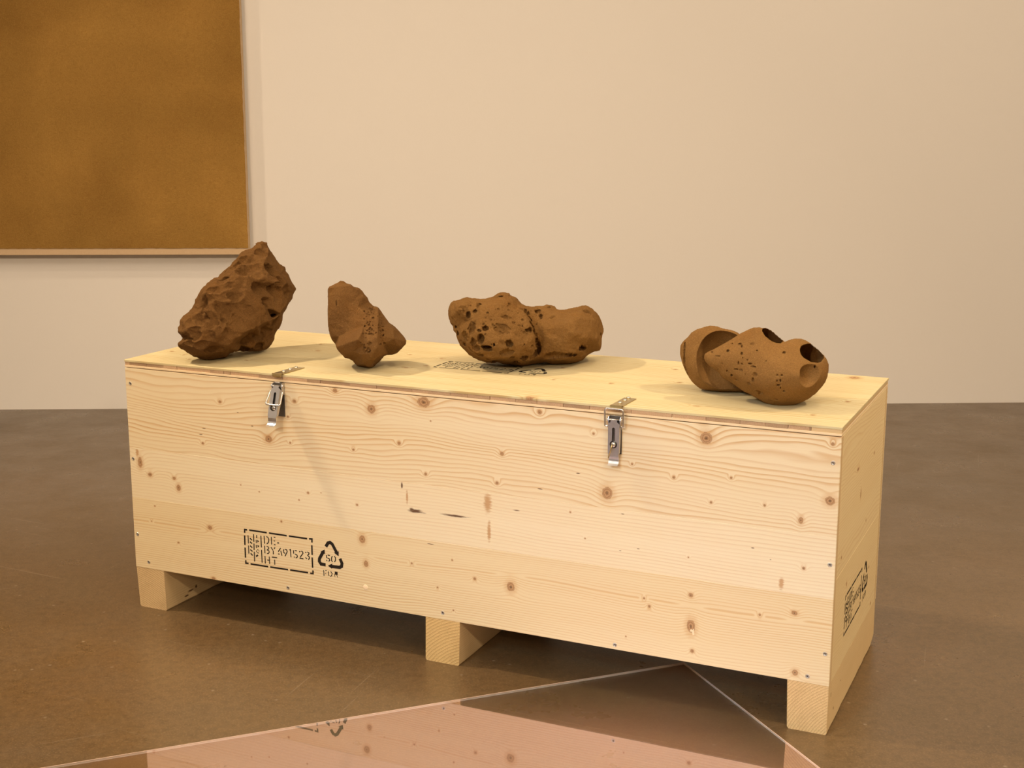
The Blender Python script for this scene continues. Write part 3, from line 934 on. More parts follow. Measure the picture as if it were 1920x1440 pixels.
class Stone:
    def __init__(self, centre, contact, ext, vox):
        self.c = centre
        d = ray_dir(*centre)
        dn = d / np.linalg.norm(d)
        P = on_plane_z(*contact, H)
        dist = (P - CAM) @ dn
        self.O = CAM + dn * dist
        self.k = dist / math.sqrt(FPX ** 2 + (centre[0] - 960) ** 2 + (centre[1] - 720) ** 2)
        self.Wv = -dn
        U = np.cross(dn, [0, 0, 1.0]); self.U = U / np.linalg.norm(U)
        self.V = np.cross(self.U, dn)
        (u0, u1), (v0, v1), (w0, w1) = ext
        self.h = vox
        self.gu = np.arange(u0, u1, vox, dtype=np.float32)
        self.gv = np.arange(v0, v1, vox, dtype=np.float32)
        self.gw = np.arange(w0, w1, vox, dtype=np.float32)
        self.phi = np.full((len(self.gu), len(self.gv), len(self.gw)), 1e3, np.float32)
        self.UU, self.VV = np.meshgrid(self.gu, self.gv, indexing='ij')
        self.surf = None

    def uv(self, pts):
        return np.array([(p[0] - self.c[0], self.c[1] - p[1]) for p in pts], np.float32)

    def outline(self, pts):
        """signed distance (positive inside) to the traced outline"""
        Q = self.uv(pts)
        X, Y = self.UU, self.VV
        best = np.full(X.shape, 1e9, np.float32)
        ins = np.zeros(X.shape, bool)
        for i in range(len(Q)):
            a, b = Q[i - 1], Q[i]
            e = b - a
            t = np.clip(((X - a[0]) * e[0] + (Y - a[1]) * e[1]) / (e @ e + 1e-9), 0, 1)
            best = np.minimum(best, (X - a[0] - t * e[0]) ** 2 + (Y - a[1] - t * e[1]) ** 2)
            c = (a[1] > Y) != (b[1] > Y)
            with np.errstate(divide='ignore', invalid='ignore'):
                xx = a[0] + (Y - a[1]) * e[0] / (e[1] if e[1] else 1e-9)
            ins ^= c & (X < xx)
        d = np.sqrt(best)
        return np.where(ins, d, -d)

    def tin(self, outline, pts, lines=()):
        """height field over facets: outline at height 0, spot heights and ridge lines in between"""
        co = [Vector(map(float, q)) for q in self.uv(outline)]
        hs = [0.0] * len(co)
        edges = [(i, (i + 1) % len(co)) for i in range(len(co))]
        idx = {}
        def add(p):
            key = (p[0], p[1])
            if key not in idx:
                idx[key] = len(co)
                q = self.uv([p])[0]
                co.append(Vector((float(q[0]), float(q[1]))))
                hs.append(float(p[2]))
            return idx[key]
        for p in pts: add(p)
        for ln in lines:
            ids = [add(p) for p in ln]
            edges += list(zip(ids[:-1], ids[1:]))
        vo, eo, fo, ov, oe, of = delaunay_2d_cdt(co, edges, [], 0, 1e-4)
        hh = []
        for i, v in enumerate(vo):
            if ov[i]:
                hh.append(hs[ov[i][0]])
            else:
                dd = [(v - c).length for c in co]
                hh.append(hs[int(np.argmin(dd))])
        T = np.zeros(self.UU.shape, np.float32)
        for f in fo:
            if len(f) != 3: continue
            a, b, c = (vo[i] for i in f)
            den = (b.y - c.y) * (a.x - c.x) + (c.x - b.x) * (a.y - c.y)
            if abs(den) < 1e-9: continue
            i0 = max(0, int((min(a.x, b.x, c.x) - self.gu[0]) / self.h) - 1); i1 = int((max(a.x, b.x, c.x) - self.gu[0]) / self.h) + 2
            j0 = max(0, int((min(a.y, b.y, c.y) - self.gv[0]) / self.h) - 1); j1 = int((max(a.y, b.y, c.y) - self.gv[0]) / self.h) + 2
            X, Y = self.UU[i0:i1, j0:j1], self.VV[i0:i1, j0:j1]
            l1 = ((b.y - c.y) * (X - c.x) + (c.x - b.x) * (Y - c.y)) / den
            l2 = ((c.y - a.y) * (X - c.x) + (a.x - c.x) * (Y - c.y)) / den
            l3 = 1 - l1 - l2
            m = (l1 >= -1e-4) & (l2 >= -1e-4) & (l3 >= -1e-4)
            T[i0:i1, j0:j1][m] = (l1 * hh[f[0]] + l2 * hh[f[1]] + l3 * hh[f[2]])[m]
        return T

    def body(self, outline, pts, lines, back, back_r, edge=7.0, blur=1.0, w0=None):
        d = self.outline(outline)
        T = self.tin(outline, pts, lines)
        T = smooth2(T, blur / self.h)
        rnd = lambda r: r * np.sqrt(np.clip(1 - (1 - np.clip(d / r, 0, 1)) ** 2, 0, 1))
        Tf = T + rnd(edge)
        Tb = back / back_r * rnd(back_r)
        out = d < 0
        Tf = np.where(out, d * 2.5, Tf); Tb = np.where(out, d * 2.5, Tb)
        m0 = np.zeros_like(d) if w0 is None else w0(self.UU, self.VV)
        def slope(A):
            gx, gy = np.gradient(A, self.h)
            return np.sqrt(1 + np.minimum(gx * gx + gy * gy, 12.0))
        A, B = m0 + Tf, m0 - Tb
        sa, sb = slope(A), slope(B)
        w = self.gw[None, None, :]
        f = np.maximum((w - A[:, :, None]) / sa[:, :, None], (B[:, :, None] - w) / sb[:, :, None])
        self.phi = np.minimum(self.phi, f.astype(np.float32))
        self.back = B
        self.surf = np.where(out, -1e3, A) if self.surf is None else np.maximum(self.surf, np.where(out, -1e3, A))

    def depth_at(self, px, py):
        q = self.uv([(px, py)])[0]
        i = int(np.clip(round((q[0] - self.gu[0]) / self.h), 0, len(self.gu) - 1))
        j = int(np.clip(round((q[1] - self.gv[0]) / self.h), 0, len(self.gv) - 1))
        return float(self.surf[i, j])

    def carve(self, px, py, ru, rv, rw, w=None, sink=0.0, rot=0.0, warp=0.0, wl=9.0, seed=1, shell=None):
        """take an ellipsoid out; w defaults to the stone's surface there, sink pushes it deeper"""
        q = self.uv([(px, py)])[0]
        wc = (self.depth_at(px, py) if w is None else w) - sink
        R = max(ru, rv) + warp + 2
        def rngs(g, c, r):
            a = int(np.searchsorted(g, c - r)); b = int(np.searchsorted(g, c + r))
            return a, max(a + 1, b)
        i0, i1 = rngs(self.gu, q[0], R); j0, j1 = rngs(self.gv, q[1], R); k0, k1 = rngs(self.gw, wc, rw + warp + 2)
        X, Y, Z = np.meshgrid(self.gu[i0:i1], self.gv[j0:j1], self.gw[k0:k1], indexing='ij')
        if X.size == 0: return
        sh = X.shape
        p = np.stack([X.ravel(), Y.ravel(), Z.ravel()], 1)
        if warp:
            n1 = perlin(p / wl, seed) * warp * 1.6
            n2 = perlin(p / wl, seed + 5) * warp * 1.6
            p = p + np.stack([n1, n2, n1 * 0.5], 1)
        x, y, z = p[:, 0] - q[0], p[:, 1] - q[1], p[:, 2] - wc
        ca, sa = math.cos(rot), math.sin(rot)
        x, y = x * ca + y * sa, -x * sa + y * ca
        e = np.sqrt((x / ru) ** 2 + (y / rv) ** 2 + (z / rw) ** 2)
        sd = ((e - 1) * min(ru, rv, rw)).reshape(sh).astype(np.float32)
        if shell is not None:               # leave the back wall standing
            sd = np.maximum(sd, self.back[i0:i1, j0:j1, None] + shell - self.gw[None, None, k0:k1])
        s = self.phi[i0:i1, j0:j1, k0:k1]
        self.phi[i0:i1, j0:j1, k0:k1] = np.maximum(s, -sd)

    def rough(self, octaves, band=9.0):
        """octaves: (wavelength px, amplitude px, mode)"""
        m = np.abs(self.phi) < band
        I = np.argwhere(m)
        p = np.stack([self.gu[I[:, 0]], self.gv[I[:, 1]], self.gw[I[:, 2]]], 1)
        wv = np.stack([perlin(p / 34.0, 31), perlin(p / 34.0, 32), perlin(p / 34.0, 33)], 1) * 14.0
        tot = 0
        for s, (wl, amp, mode) in enumerate(octaves):
            n = perlin((p + wv) / wl, s + 40)
            if mode == 'ridge': n = 0.55 - 2.0 * np.abs(n)
            elif mode == 'billow': n = 2.0 * np.abs(n) - 0.4
            elif mode == 'pit': n = -np.clip(n - 0.28, 0, 1) * 4.0
            else: n = n * 1.6
            tot = tot + n * amp
        v = self.phi[m] - tot
        self.phi[m] = v

    def finish(self, name, mat, label, cat='stone'):
        # rest on the lid: everything below its surface is cut away
        zz = self.O[2] + self.k * (self.gu[:, None, None] * self.U[2] + self.gv[None, :, None] * self.V[2] + self.gw[None, None, :] * self.Wv[2])
        self.phi = np.maximum(self.phi, ((H + 0.0003 - zz) / self.k).astype(np.float32))
        for ax in range(3):
            for e in (0, -1):
                sl = [slice(None)] * 3; sl[ax] = e
                self.phi[tuple(sl)] = 5.0
        f = self.phi
        nx, ny, nz = f.shape
        neg = f < 0
        cnt = np.zeros((nx - 1, ny - 1, nz - 1), np.int8)
        for a in (0, 1):
            for b in (0, 1):
                for c in (0, 1):
                    cnt += neg[a:nx - 1 + a, b:ny - 1 + b, c:nz - 1 + c]
        act = (cnt > 0) & (cnt < 8)
        I = np.argwhere(act)
        ids = np.full(act.shape, -1, np.int64)
        ids[act] = np.arange(len(I))
        acc = np.zeros((len(I), 3)); num = np.zeros(len(I))
        cor = [(a, b, c) for a in (0, 1) for b in (0, 1) for c in (0, 1)]
        val = {c: f[I[:, 0] + c[0], I[:, 1] + c[1], I[:, 2] + c[2]].astype(np.float64) for c in cor}
        for c in cor:
            for ax in range(3):
                if c[ax]: continue
                d = list(c); d[ax] = 1; d = tuple(d)
                va, vb = val[c], val[d]
                m = (va < 0) != (vb < 0)
                t = np.where(m, va / np.where(m, va - vb, 1), 0)
                p = np.tile(np.array(c, float), (len(I), 1)); p[:, ax] = t
                acc[m] += p[m]; num[m] += 1
        pos = I + acc / num[:, None]
        uvw = pos * self.h + np.array([self.gu[0], self.gv[0], self.gw[0]])
        # drop loose crumbs: keep the largest connected solid
        quads = []
        for ax in range(3):
            o1, o2 = [(1, 2), (2, 0), (0, 1)][ax]
            sl0 = [slice(1, -1)] * 3; sl1 = [slice(1, -1)] * 3
            sl0[ax] = slice(0, -1); sl1[ax] = slice(1, None)
            A, B = neg[tuple(sl0)], neg[tuple(sl1)]
            E = np.argwhere(A != B)
            flip = A[A != B]
            base = E.copy()
            base[:, o1] += 1; base[:, o2] += 1
            def cell(s1, s2):
                q = base.copy(); q[:, o1] -= s1; q[:, o2] -= s2
                return ids[q[:, 0], q[:, 1], q[:, 2]]
            q = np.stack([cell(1, 1), cell(0, 1), cell(0, 0), cell(1, 0)], 1)
            q[~flip] = q[~flip][:, ::-1]
            quads.append(q)
        Q = np.concatenate(quads)
        lab = np.arange(len(pos))
        for _ in range(400):
            mn = lab[Q].min(1)
            new = lab.copy()
            for c in range(4):
                np.minimum.at(new, Q[:, c], mn)
            new = new[new]
            if np.array_equal(new, lab): break
            lab = new
        main = np.bincount(lab).argmax()
        keep = lab == main
        remap = np.cumsum(keep) - 1
        Q = remap[Q[keep[Q[:, 0]]]]
        uvw = uvw[keep]
        P = self.O + self.k * (uvw[:, :1] * self.U + uvw[:, 1:2] * self.V + uvw[:, 2:] * self.Wv)
        base = np.array([(P[:, 0].min() + P[:, 0].max()) / 2, (P[:, 1].min() + P[:, 1].max()) / 2, P[:, 2].min()])
        P = P - base
        me = bpy.data.meshes.new(name)
        me.vertices.add(len(P)); me.vertices.foreach_set('co', P.astype(np.float32).ravel())
        me.loops.add(len(Q) * 4); me.loops.foreach_set('vertex_index', Q.astype(np.int32).ravel())
        me.polygons.add(len(Q))
        me.polygons.foreach_set('loop_start', np.arange(0, len(Q) * 4, 4, dtype=np.int32))
        me.polygons.foreach_set('use_smooth', np.ones(len(Q), bool))
        me.update(calc_edges=True)
        me.validate()
        o = link(name, me, mat)
        o.location = base
        tag(o, label, cat, 'sandstones on the crate lid')
        return o

def sandstone(name, light, dark, grain=1.0):
    t = NT(name)
    P = t.obj()
    big = t.noise(P, 9.0, 4.0, 0.6)
    iron = t.noise(t.v('ADD', P, (3.0, 1.0, 2.0)), 16.0, 4.0, 0.6)
    sand = t.noise(P, 620.0, 2.0, 0.8)
    sand2 = t.noise(P, 330.0, 3.0, 0.75)
    c = t.mix(t.mapr(big, 0.32, 0.68), dark, light)
    c = t.mix(t.mapr(iron, 0.55, 0.75, 0.0, 0.40), c, (light[0] * 1.02, light[1] * 0.82, light[2] * 0.50))
    c = t.mix(t.mapr(sand, 0.38, 0.66, 0.0, 0.60), c, tuple(x * 0.60 for x in dark))
    c = t.mix(t.mapr(sand2, 0.52, 0.74, 0.0, 0.50), c, tuple(min(1, x * 1.45) for x in light))
    t.principled(c, 0.95, 0.08, 0.0, t.bump(t.m('ADD', sand, sand2), 0.8 * grain, 0.0022))
    return t.mat

def crop(pts, o, s):
    return [(o[0] + p[0] / s, o[1] + p[1] / s, *p[2:]) for p in pts]

# --- crumpled, pointed stone
o4 = lambda p: crop(p, (310, 430), 4.0)
o6 = lambda p: crop(p, (325, 440), 6.0)
OUT1 = o4([(740,88),(775,100),(785,125),(810,180),(840,225),(875,260),(910,285),(920,320),(940,350),(955,390),(978,425),(985,450),(970,490),(955,530),(925,575),(905,610),(885,630),(875,655),(875,690),(860,725),(835,760),(810,790),(800,830),(785,875),(765,890),(730,912),(690,918),(640,918),(560,925),(470,935),(440,955),(390,960),(340,968),(300,965),(240,945),(200,925),(165,905),(140,880),(110,858),(105,840),(135,815),(150,795),(130,780),(110,750),(110,720),(125,705),(125,665),(145,640),(185,615),(215,590),(235,545),(250,505),(275,455),(300,430),(340,395),(370,370),(410,360),(445,320),(480,285),(510,260),(545,225),(565,195),(585,170),(620,152),(660,145),(690,115),(715,95)])
SPOT1 = o6([(1020,120,10),(1080,180,18),(850,250,36),(940,200,26),(900,330,46),(800,420,52),(1150,380,40),(1200,450,44),(960,600,70),(1180,650,62),(1050,640,70),(700,680,76),(600,700,86),(560,600,72),(450,560,44),(500,530,52),(600,860,82),(585,960,86),(850,850,97),(1000,800,92),(900,950,98),(1270,800,54),(1300,680,42),(1130,925,26),(1000,1045,30),(850,1115,34),(735,1195,38),(1100,1080,24),(960,1180,34),(800,1235,38),(1000,1270,20),(870,1285,26),(1150,1000,28),(340,750,40),(450,900,84),(500,1050,92),(250,900,46),(150,960,26),(190,1090,42),(400,1150,78),(300,1250,60),(150,1200,30),(480,1300,46),(380,1345,22),(560,1345,28),(600,1270,60),(650,1000,94),(700,900,90)])
RIDGE1 = [o6(r) for r in ([(1090,170,26),(1030,330,60),(1000,400,66),(880,460,72),(830,490,76),(760,480,74),(650,530,68),(540,560,56)],
    [(900,580,80),(950,530,86),(1020,505,88),(1150,555,82),(1290,560,50)],
    [(650,760,92),(720,755,94),(800,710,92),(910,700,88)],
    [(1190,890,74),(1050,975,90),(930,1035,95),(790,1085,93),(680,1165,86),(610,1245,76)],
    [(770,260,34),(760,350,48),(690,430,54)],
    [(390,640,60),(400,760,68),(400,830,74),(330,960,64),(300,1000,62),(180,1060,48)],
    [(120,1180,26),(300,1160,66),(330,1130,70)])]
s1 = Stone((447, 565), (395, 671), ((-122, 122), (-116, 122), (-150, 120)), 1.2)
s1.body(OUT1, SPOT1, RIDGE1, 62.0, 55.0, 7.0, 1.2, lambda u, v: -0.55 * (u + 40) - 0.10 * v)
DENT1 = [(850,250,85,60,6),(900,345,70,60,6),(800,420,60,40,5),(1130,400,90,60,6),(960,615,60,45,6),(1180,645,85,60,7),(700,680,60,45,5),(570,650,110,60,5),(850,830,120,90,5),(1090,760,90,50,5),(600,870,40,75,5),(455,890,85,110,7),(350,740,36,75,7),(270,900,95,50,6),(230,1085,62,62,6),(400,1110,80,55,5),(510,1020,55,95,5),(300,1250,80,52,5),(470,1290,85,42,5),(160,1180,52,32,4),(1000,1130,90,60,6),(850,1190,85,50,6),(1120,1000,60,62,6),(950,1260,62,32,5),(700,1000,70,75,4),(640,560,95,40,5),(470,600,75,40,5),(1010,185,52,50,5),(700,350,62,50,5),(560,500,62,30,4),(760,950,50,62,4),(1230,520,60,40,5),(1290,650,40,60,5),(420,690,60,50,4),(550,780,60,60,5),(660,1110,70,60,5)]
for i, (x, y, a, b, dp) in enumerate(DENT1):
    X, Y = o6([(x, y)])[0]
    dp *= 0.85
    R_ = dp * 3.4
    s1.carve(X, Y, a / 6 * 1.8, b / 6 * 1.8, R_, None, -(R_ - dp), 0.35 * math.sin(i * 2.3), 2.0, 12.0, i)
s1.carve(447, 660, 30, 15, 30, None, 0.0, 0.0, 3.0)
s1.carve(425, 510, 4, 1.6, 8, None, 0.0, 0.4)
s1.carve(464, 522, 3.2, 1.6, 7, None, 0.0, 0.3)
s1.carve(424, 590, 1.8, 8, 7, None, 0.0, 0.1)
s1.carve(509, 592, 8, 3.5, 12, None, 2.0, 0.4, 1.5)
s1.carve(386, 575, 3, 3, 6); s1.carve(379, 597, 5, 2, 6); s1.carve(350, 632, 4, 3, 8)
s1.rough([(26.0, 2.6, 'ridge'), (14.0, 1.8, 'ridge'), (8.0, 0.8, 'plain'), (4.5, 0.5, 'plain')], 11.0)
M_S1 = sandstone('umber_sandstone', (0.18, 0.092, 0.03), (0.128, 0.063, 0.02))
s1.finish('craggy_stone', M_S1, 'tall craggy brown stone with a pointed top, beside the open latch')

# --- split stone with flat fracture faces
o7 = lambda p: crop(p, (600, 515), 7.783)
OUT2 = o4([(1320,382),(1345,385),(1370,405),(1395,410),(1420,430),(1460,440),(1480,460),(1500,490),(1520,510),(1530,540),(1560,575),(1595,585),(1620,615),(1650,660),(1680,705),(1720,735),(1760,775),(1790,810),(1806,840),(1800,865),(1770,900),(1730,935),(1690,947),(1660,945),(1635,955),(1610,985),(1580,1010),(1555,1035),(1520,1046),(1480,1035),(1435,1025),(1415,1005),(1400,985),(1370,968),(1340,962),(1325,940),(1300,915),(1285,895),(1275,860),(1250,825),(1235,790),(1225,740),(1220,660),(1224,580),(1226,500),(1228,440),(1240,425),(1270,412),(1295,400)])
SPOT2 = o7([(330,115,1),(300,300,30),(260,450,34),(400,450,31),(400,650,33),(280,720,33),(560,330,22),(640,330,16),(560,480,32),(500,620,38),(480,1120,70),(600,1150,80),(340,1150,46),(500,1310,20),(700,1340,36),(620,1290,50),(910,900,56),(925,1010,56),(890,740,46),(880,600,34),(1060,780,38),(1060,930,56),(1230,975,12),(950,1160,34),(1150,1050,30),(870,1180,56),(740,1200,80)])
RIDGE2 = [o7(r) for r in ([(172,900,18),(150,800,23),(136,700,25),(130,600,26),(130,500,25),(132,400,24),(138,300,23),(146,190,22),(250,168,22),(460,158,16),(560,215,10)],
    [(280,905,30),(235,1040,50),(560,935,98),(640,745,56),(400,830,38),(280,905,32)],
    [(850,480,28),(845,700,62),(830,900,84),(825,1060,86),(760,1250,64),(735,1345,34)],
    [(640,745,56),(720,640,52),(800,500,34)],
    [(560,935,98),(640,1010,84),(690,1150,84)])]
s2 = Stone((688, 610), (690, 690), ((-84, 84), (-90, 96), (-92, 110)), 1.1)
s2.body(OUT2, SPOT2, RIDGE2, 58.0, 40.0, 3.0, 0.9, lambda u, v: 0.0 * u - 12.0)
for i in range(110):                      # crumbly broken band along the ridge
    r = random.Random(100 + i)
    t_ = r.random()
    x, y = (697 - 10 * t_ + r.gauss(0, 5), 578 + 82 * t_) if i % 3 else (714 + r.gauss(0, 2.5), 585 + 62 * t_)
    s2.carve(x, y, r.uniform(1.2, 2.8), r.uniform(1.0, 2.2), r.uniform(2.5, 5), None, 0.0, r.uniform(-1, 1))
s2.carve(632.5, 566, 1.2, 9, 3.5, None, 0, 0.05)
s2.rough([(22.0, 0.9, 'plain'), (8.0, 0.5, 'plain'), (4.0, 0.40, 'plain')], 7.0)
M_S2 = sandstone('ochre_sandstone', (0.205, 0.108, 0.036), (0.158, 0.079, 0.026))
s2.finish('split_stone', M_S2, 'small split brown stone with flat fracture faces and a sharp wedge')

# --- porous lumpy stone
o5 = lambda p: crop(p, (810, 520), 5.333)
OUT3 = o5([(715,150),(770,160),(780,180),(840,200),(870,235),(900,265),(940,285),(1000,295),(1050,285),(1110,290),(1150,275),(1200,277),(1230,295),(1250,315),(1280,325),(1330,322),(1400,305),(1470,290),(1510,280),(1545,275),(1570,285),(1610,315),(1650,350),(1690,400),(1710,450),(1720,490),(1728,520),(1722,560),(1712,580),(1710,640),(1705,700),(1690,735),(1630,745),(1580,770),(1540,800),(1500,835),(1460,850),(1400,862),(1350,868),(1290,868),(1240,870),(1200,870),(1140,850),(1080,858),(1010,865),(960,880),(900,888),(850,880),(790,873),(720,868),(650,845),(600,855),(540,850),(480,830),(430,805),(380,775),(330,725),(290,680),(265,630),(250,590),(245,560),(225,530),(215,490),(185,460),(172,400),(165,340),(172,300),(190,260),(220,238),(260,232),(290,232),(320,212),(355,205),(420,213),(470,222),(530,220),(575,210),(610,203),(650,170),(680,155)])
SPOT3 = o5([(600,520,82),(700,680,96),(850,500,86),(900,680,98),(720,250,40),(620,330,60),(500,300,46),(300,330,44),(240,360,26),(350,600,52),(450,750,64),(480,560,74),(700,790,82),(850,790,86),(900,850,62),(600,820,58),(430,370,34),(370,440,32),(300,500,20),(1200,500,68),(1400,550,88),(1550,600,72),(1300,680,80),(1450,400,62),(1250,380,42),(1600,420,44),(1520,760,42),(1350,780,68),(1150,330,12),(1200,810,56),(950,330,38),(820,320,50),(1000,800,62),(1640,620,50),(760,600,94),(1300,480,80),(1480,690,66)])
RIDGE3 = [o5(r) for r in ([(940,400,72),(1000,520,84),(1020,600,88),(1000,700,84),(960,770,74)],
    [(960,350,30),(1015,430,34),(1055,520,42),(1070,620,46),(1065,720,42),(1080,800,44)],
    [(1030,390,40),(1080,480,58),(1110,600,64),(1115,720,58)],
    [(330,560,50),(420,450,58),(520,360,62)])]
s3 = Stone((987, 618), (985, 686), ((-154, 154), (-76, 76), (-110, 130)), 1.15)
s3.body(OUT3, SPOT3, RIDGE3, 70.0, 55.0, 9.0, 3.2, lambda u, v: -0.22 * u - 8)
HOLES3 = [(350,325,55,42,.5),(475,285,20,30,1.6),(415,495,34,58,.9),(545,515,24,22,1.8),(510,610,26,38,1.5),(345,595,36,55,.7),(335,672,24,16,1.8),(430,650,19,34,1.2),(455,705,32,24,1.4),(635,665,12,22,1.8),(705,660,26,30,.5),(785,655,34,32,1.7),(712,515,62,56,.5),(748,402,27,25,.9),(790,412,14,12,.8),(822,462,20,18,.8),(978,525,38,26,1.7),(745,755,66,55,.45),(800,790,22,30,.8),(845,845,34,30,1.6),(925,800,38,32,1.5),(1005,795,38,42,1.0),(570,815,26,11,1.0),(412,780,17,14,1.0),(480,775,36,22,1.0),(398,722,28,30,.8),(1505,705,42,24,2.0),(1690,570,14,13,1.5),(1060,340,26,16,1.8),(1090,395,13,24,1.8),(1195,395,20,20,.8),(940,355,18,18,1.6),(905,320,22,16,1.0),(1560,340,34,64,.35),(560,690,34,9,2.2),(578,712,22,7,2.2),(1175,300,14,10,1.2),(625,840,9,30,2.5),(732,832,10,9,1.8),(440,345,24,16,1.5),(375,385,20,34,1.4),(1030,760,28,40,1.5),(1000,690,16,14,1.5),(250,500,16,20,1.6),(270,560,18,22,1.5),(230,530,12,14,1.5),(680,200,34,9,.9),(780,270,16,9,1.2),(870,485,10,14,1.0),(490,535,16,9,1.5)]
for i, (x, y, a, b, dp) in enumerate(HOLES3):
    X, Y = o5([(x, y)])[0]
    a, b = a / 5.333, b / 5.333
    s3.carve(X, Y, a * 1.12 + 0.7, b * 1.12 + 0.7, max(3.0, dp * max(a, b) * 1.4), None, 0.15 * dp * max(a, b), 0.0, min(3.2, 0.42 * min(a, b) + 0.6), 5.0, 60 + i)
for x in range(1160, 1420, 36):           # broken slot low on the smooth half
    X, Y = o5([(x, 782 - (x - 1250) * 0.06)])[0]
    s3.carve(X, Y, 7.0, 9.0 - abs(x - 1250) * 0.030, 13, None, 2.0, 0.0, 2.4, 5.0, x)
for i in range(26):                        # deep crevice between the two halves
    t_ = i / 25
    x, y = (930 + 130 * math.sin(t_ * 1.6), 330 + 420 * t_)
    r = random.Random(i)
    X, Y = o5([(x + r.uniform(-12, 12), y)])[0]
    s3.carve(X, Y, 3.2, 5.0, r.uniform(8, 14), None, 2.0, r.uniform(-.3, .5), 1.5, 5.0, i)
for i in range(130):
    r = random.Random(900 + i)
    X, Y = o5([(r.uniform(260, 1060), r.uniform(260, 840))])[0]
    q = r.uniform(0.7, 1.8)
    s3.carve(X, Y, q, q * r.uniform(.6, 1.2), q * 1.8)
s3.carve(1128, 655, 14, 2.0, 8, None, 0, 0.75)
s3.rough([(26.0, 1.8, 'plain'), (12.0, 1.3, 'plain'), (6.0, 0.8, 'plain'), (3.2, 0.45, 'plain')], 9.0)
M_S3 = sandstone('golden_sandstone', (0.240, 0.127, 0.040), (0.186, 0.094, 0.027))
s3.finish('porous_stone', M_S3, 'wide porous ochre stone riddled with holes, half covering the lid stamp')

# --- smooth hollowed stone
oA = lambda p: crop(p, (1240, 590), 5.333)
OUT4L = oA([(460,110),(530,115),(600,135),(680,150),(740,170),(790,200),(900,230),(1050,320),(1150,420),(1180,560),(1120,700),(1000,770),(900,782),(800,784),(700,786),(600,790),(520,786),(440,780),(380,766),(350,745),(300,700),(260,650),(220,580),(185,500),(165,430),(160,370),(165,320),(190,280),(235,240),(270,190),(330,150),(400,125)])
OUT4R = oA([(435,410),(475,382),(520,360),(620,300),(700,250),(775,195),(850,155),(910,130),(960,125),(1030,130),(1080,150),(1130,190),(1180,230),(1220,262),(1270,238),(1320,225),(1380,228),(1430,245),(1480,275),(1550,330),(1600,380),(1630,420),(1650,470),(1652,530),(1645,590),(1625,650),(1590,700),(1540,760),(1480,810),(1400,860),(1320,890),(1240,902),(1180,903),(1120,895),(1060,880),(1000,850),(940,820),(890,790),(845,775),(780,735),(700,680),(620,640),(590,600),(560,575),(520,550),(470,512),(445,485),(430,450)])
s4 = Stone((1410, 686), (1460, 757.5), ((-146, 146), (-76, 80), (-200, 110)), 1.15)
s4.body(OUT4L, oA([(560,450,52),(330,450,34),(280,400,26),(300,560,30),(420,650,40),(600,700,46),(450,230,30),(650,300,44),(800,500,56),(240,380,14)]), [], 46.0, 40.0, 14.0, 6.0, lambda u, v: np.full_like(u, -92.0))
s4.carve(1240 + 620 / 5.333, 590 + 455 / 5.333, 52, 60, 62, -50.0, shell=9.0)
s4.carve(1240 + 700 / 5.333, 590 + 650 / 5.333, 52, 24, 50, -44.0, shell=9.0)
for i in range(22):                        # bedding crack round the outer rim
    t_ = i / 21
    X, Y = oA([(212 + 20 * t_ * t_ + 120 * max(0, t_ - .55), 300 + 420 * t_)])[0]
    s4.carve(X, Y, 1.5 + (i % 3) * .7, 3.8, 6.5, None, 1.0, 0.0, 1.0, 3.0, i)
L_phi, L_surf = s4.phi.copy(), s4.surf.copy()
s4.phi[:] = 1e3; s4.surf = None
s4.body(OUT4R, oA([(480,440,6),(600,440,18),(560,520,14),(760,420,36),(760,600,34),(950,330,44),(950,600,60),(1000,740,52),(1150,480,72),(1150,650,76),(1200,800,50),(1300,360,46),(1350,600,74),(1450,700,58),(1500,560,56),(1560,600,40),(1550,450,34),(1100,330,40),(900,250,24),(1000,190,18),(1330,280,20),(1250,310,34),(1450,330,26),(880,700,44)]), [], 66.0, 50.0, 11.0, 7.0)
s4.carve(1240 + 1092 / 5.333, 590 + 228 / 5.333, 27, 12, 44, -6.0, 0, -0.62, 0.8, 8.0, 3, shell=9.0)
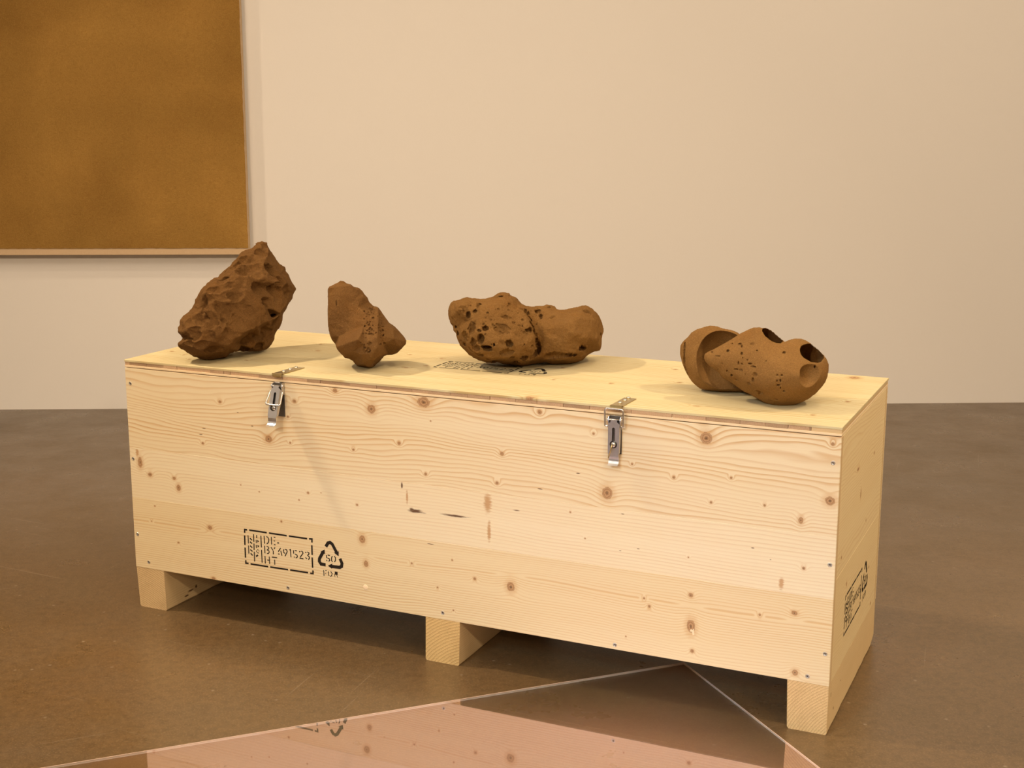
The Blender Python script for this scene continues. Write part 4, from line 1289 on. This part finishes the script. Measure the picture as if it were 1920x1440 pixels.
s4.carve(1240 + 1462 / 5.333, 590 + 388 / 5.333, 26, 20, 60, 6.0, 0, -0.35, 0.8, 9.0, 4, shell=9.0)
s4.carve(1240 + 1500 / 5.333, 590 + 580 / 5.333, 30, 24, 24, s4.depth_at(1240 + 1470 / 5.333, 590 + 585 / 5.333), -1.0, 0.30)
s4.carve(1240 + 620 / 5.333, 590 + 480 / 5.333, 48, 62, 56, -66.0)     # hollow behind the beak
PITS4 = [(507,388,9,9),(570,425,60,5),(705,298,8,7),(665,372,16,14),(780,300,12,6),(800,322,5,14),(895,295,22,20),(802,395,12,13),(815,438,7,10),(862,456,7,9),(776,488,9,20),(810,497,8,8),(885,492,18,6),(925,520,20,5),(950,362,7,6),(1040,462,9,8),(745,550,34,7),(800,562,24,16),(712,612,11,12),(760,655,9,9),(845,597,6,6),(935,600,24,22),(920,650,10,24),(885,690,24,22),(985,770,34,30),(990,785,12,14),(1150,594,9,7),(1192,594,9,7),(1148,648,7,12),(1180,645,8,18),(1165,688,16,9),(1185,715,6,16),(1100,850,32,18),(1150,832,26,6),(1207,372,12,12),(615,495,5,5),(567,527,5,5),(572,555,5,5),(1220,745,7,5),(665,570,6,6),(320,458,8,11)]
for i, (x, y, a, b) in enumerate(PITS4):
    X, Y = oA([(x, y)])[0]
    a, b = a / 5.333 + 0.25, b / 5.333 + 0.25
    big = max(a, b) > 3.6 and min(a, b) > 2.4
    s4.carve(X, Y, a, b, (0.75 if big else 2.4) * max(1.5, min(a, b)) + 1.0, None, 0.0, 0.0, 0.7 if max(a, b) > 2 else 0.0, 3.5, i)
s4.carve(1240 + 1506 / 5.333, 590 + 492 / 5.333, 1.8, 3.6, 6, None, 8.0)
s4.phi = np.minimum(s4.phi, L_phi); s4.surf = np.maximum(s4.surf, L_surf)
s4.rough([(34.0, 1.0, 'plain'), (14.0, 0.5, 'plain'), (5.0, 0.22, 'plain')], 7.0)
M_S4 = sandstone('tan_sandstone', (0.278, 0.150, 0.049), (0.222, 0.116, 0.036), 0.8)
s4.finish('hollow_stone', M_S4, 'smooth tan stone hollowed by round openings, beside the bare end of the lid')
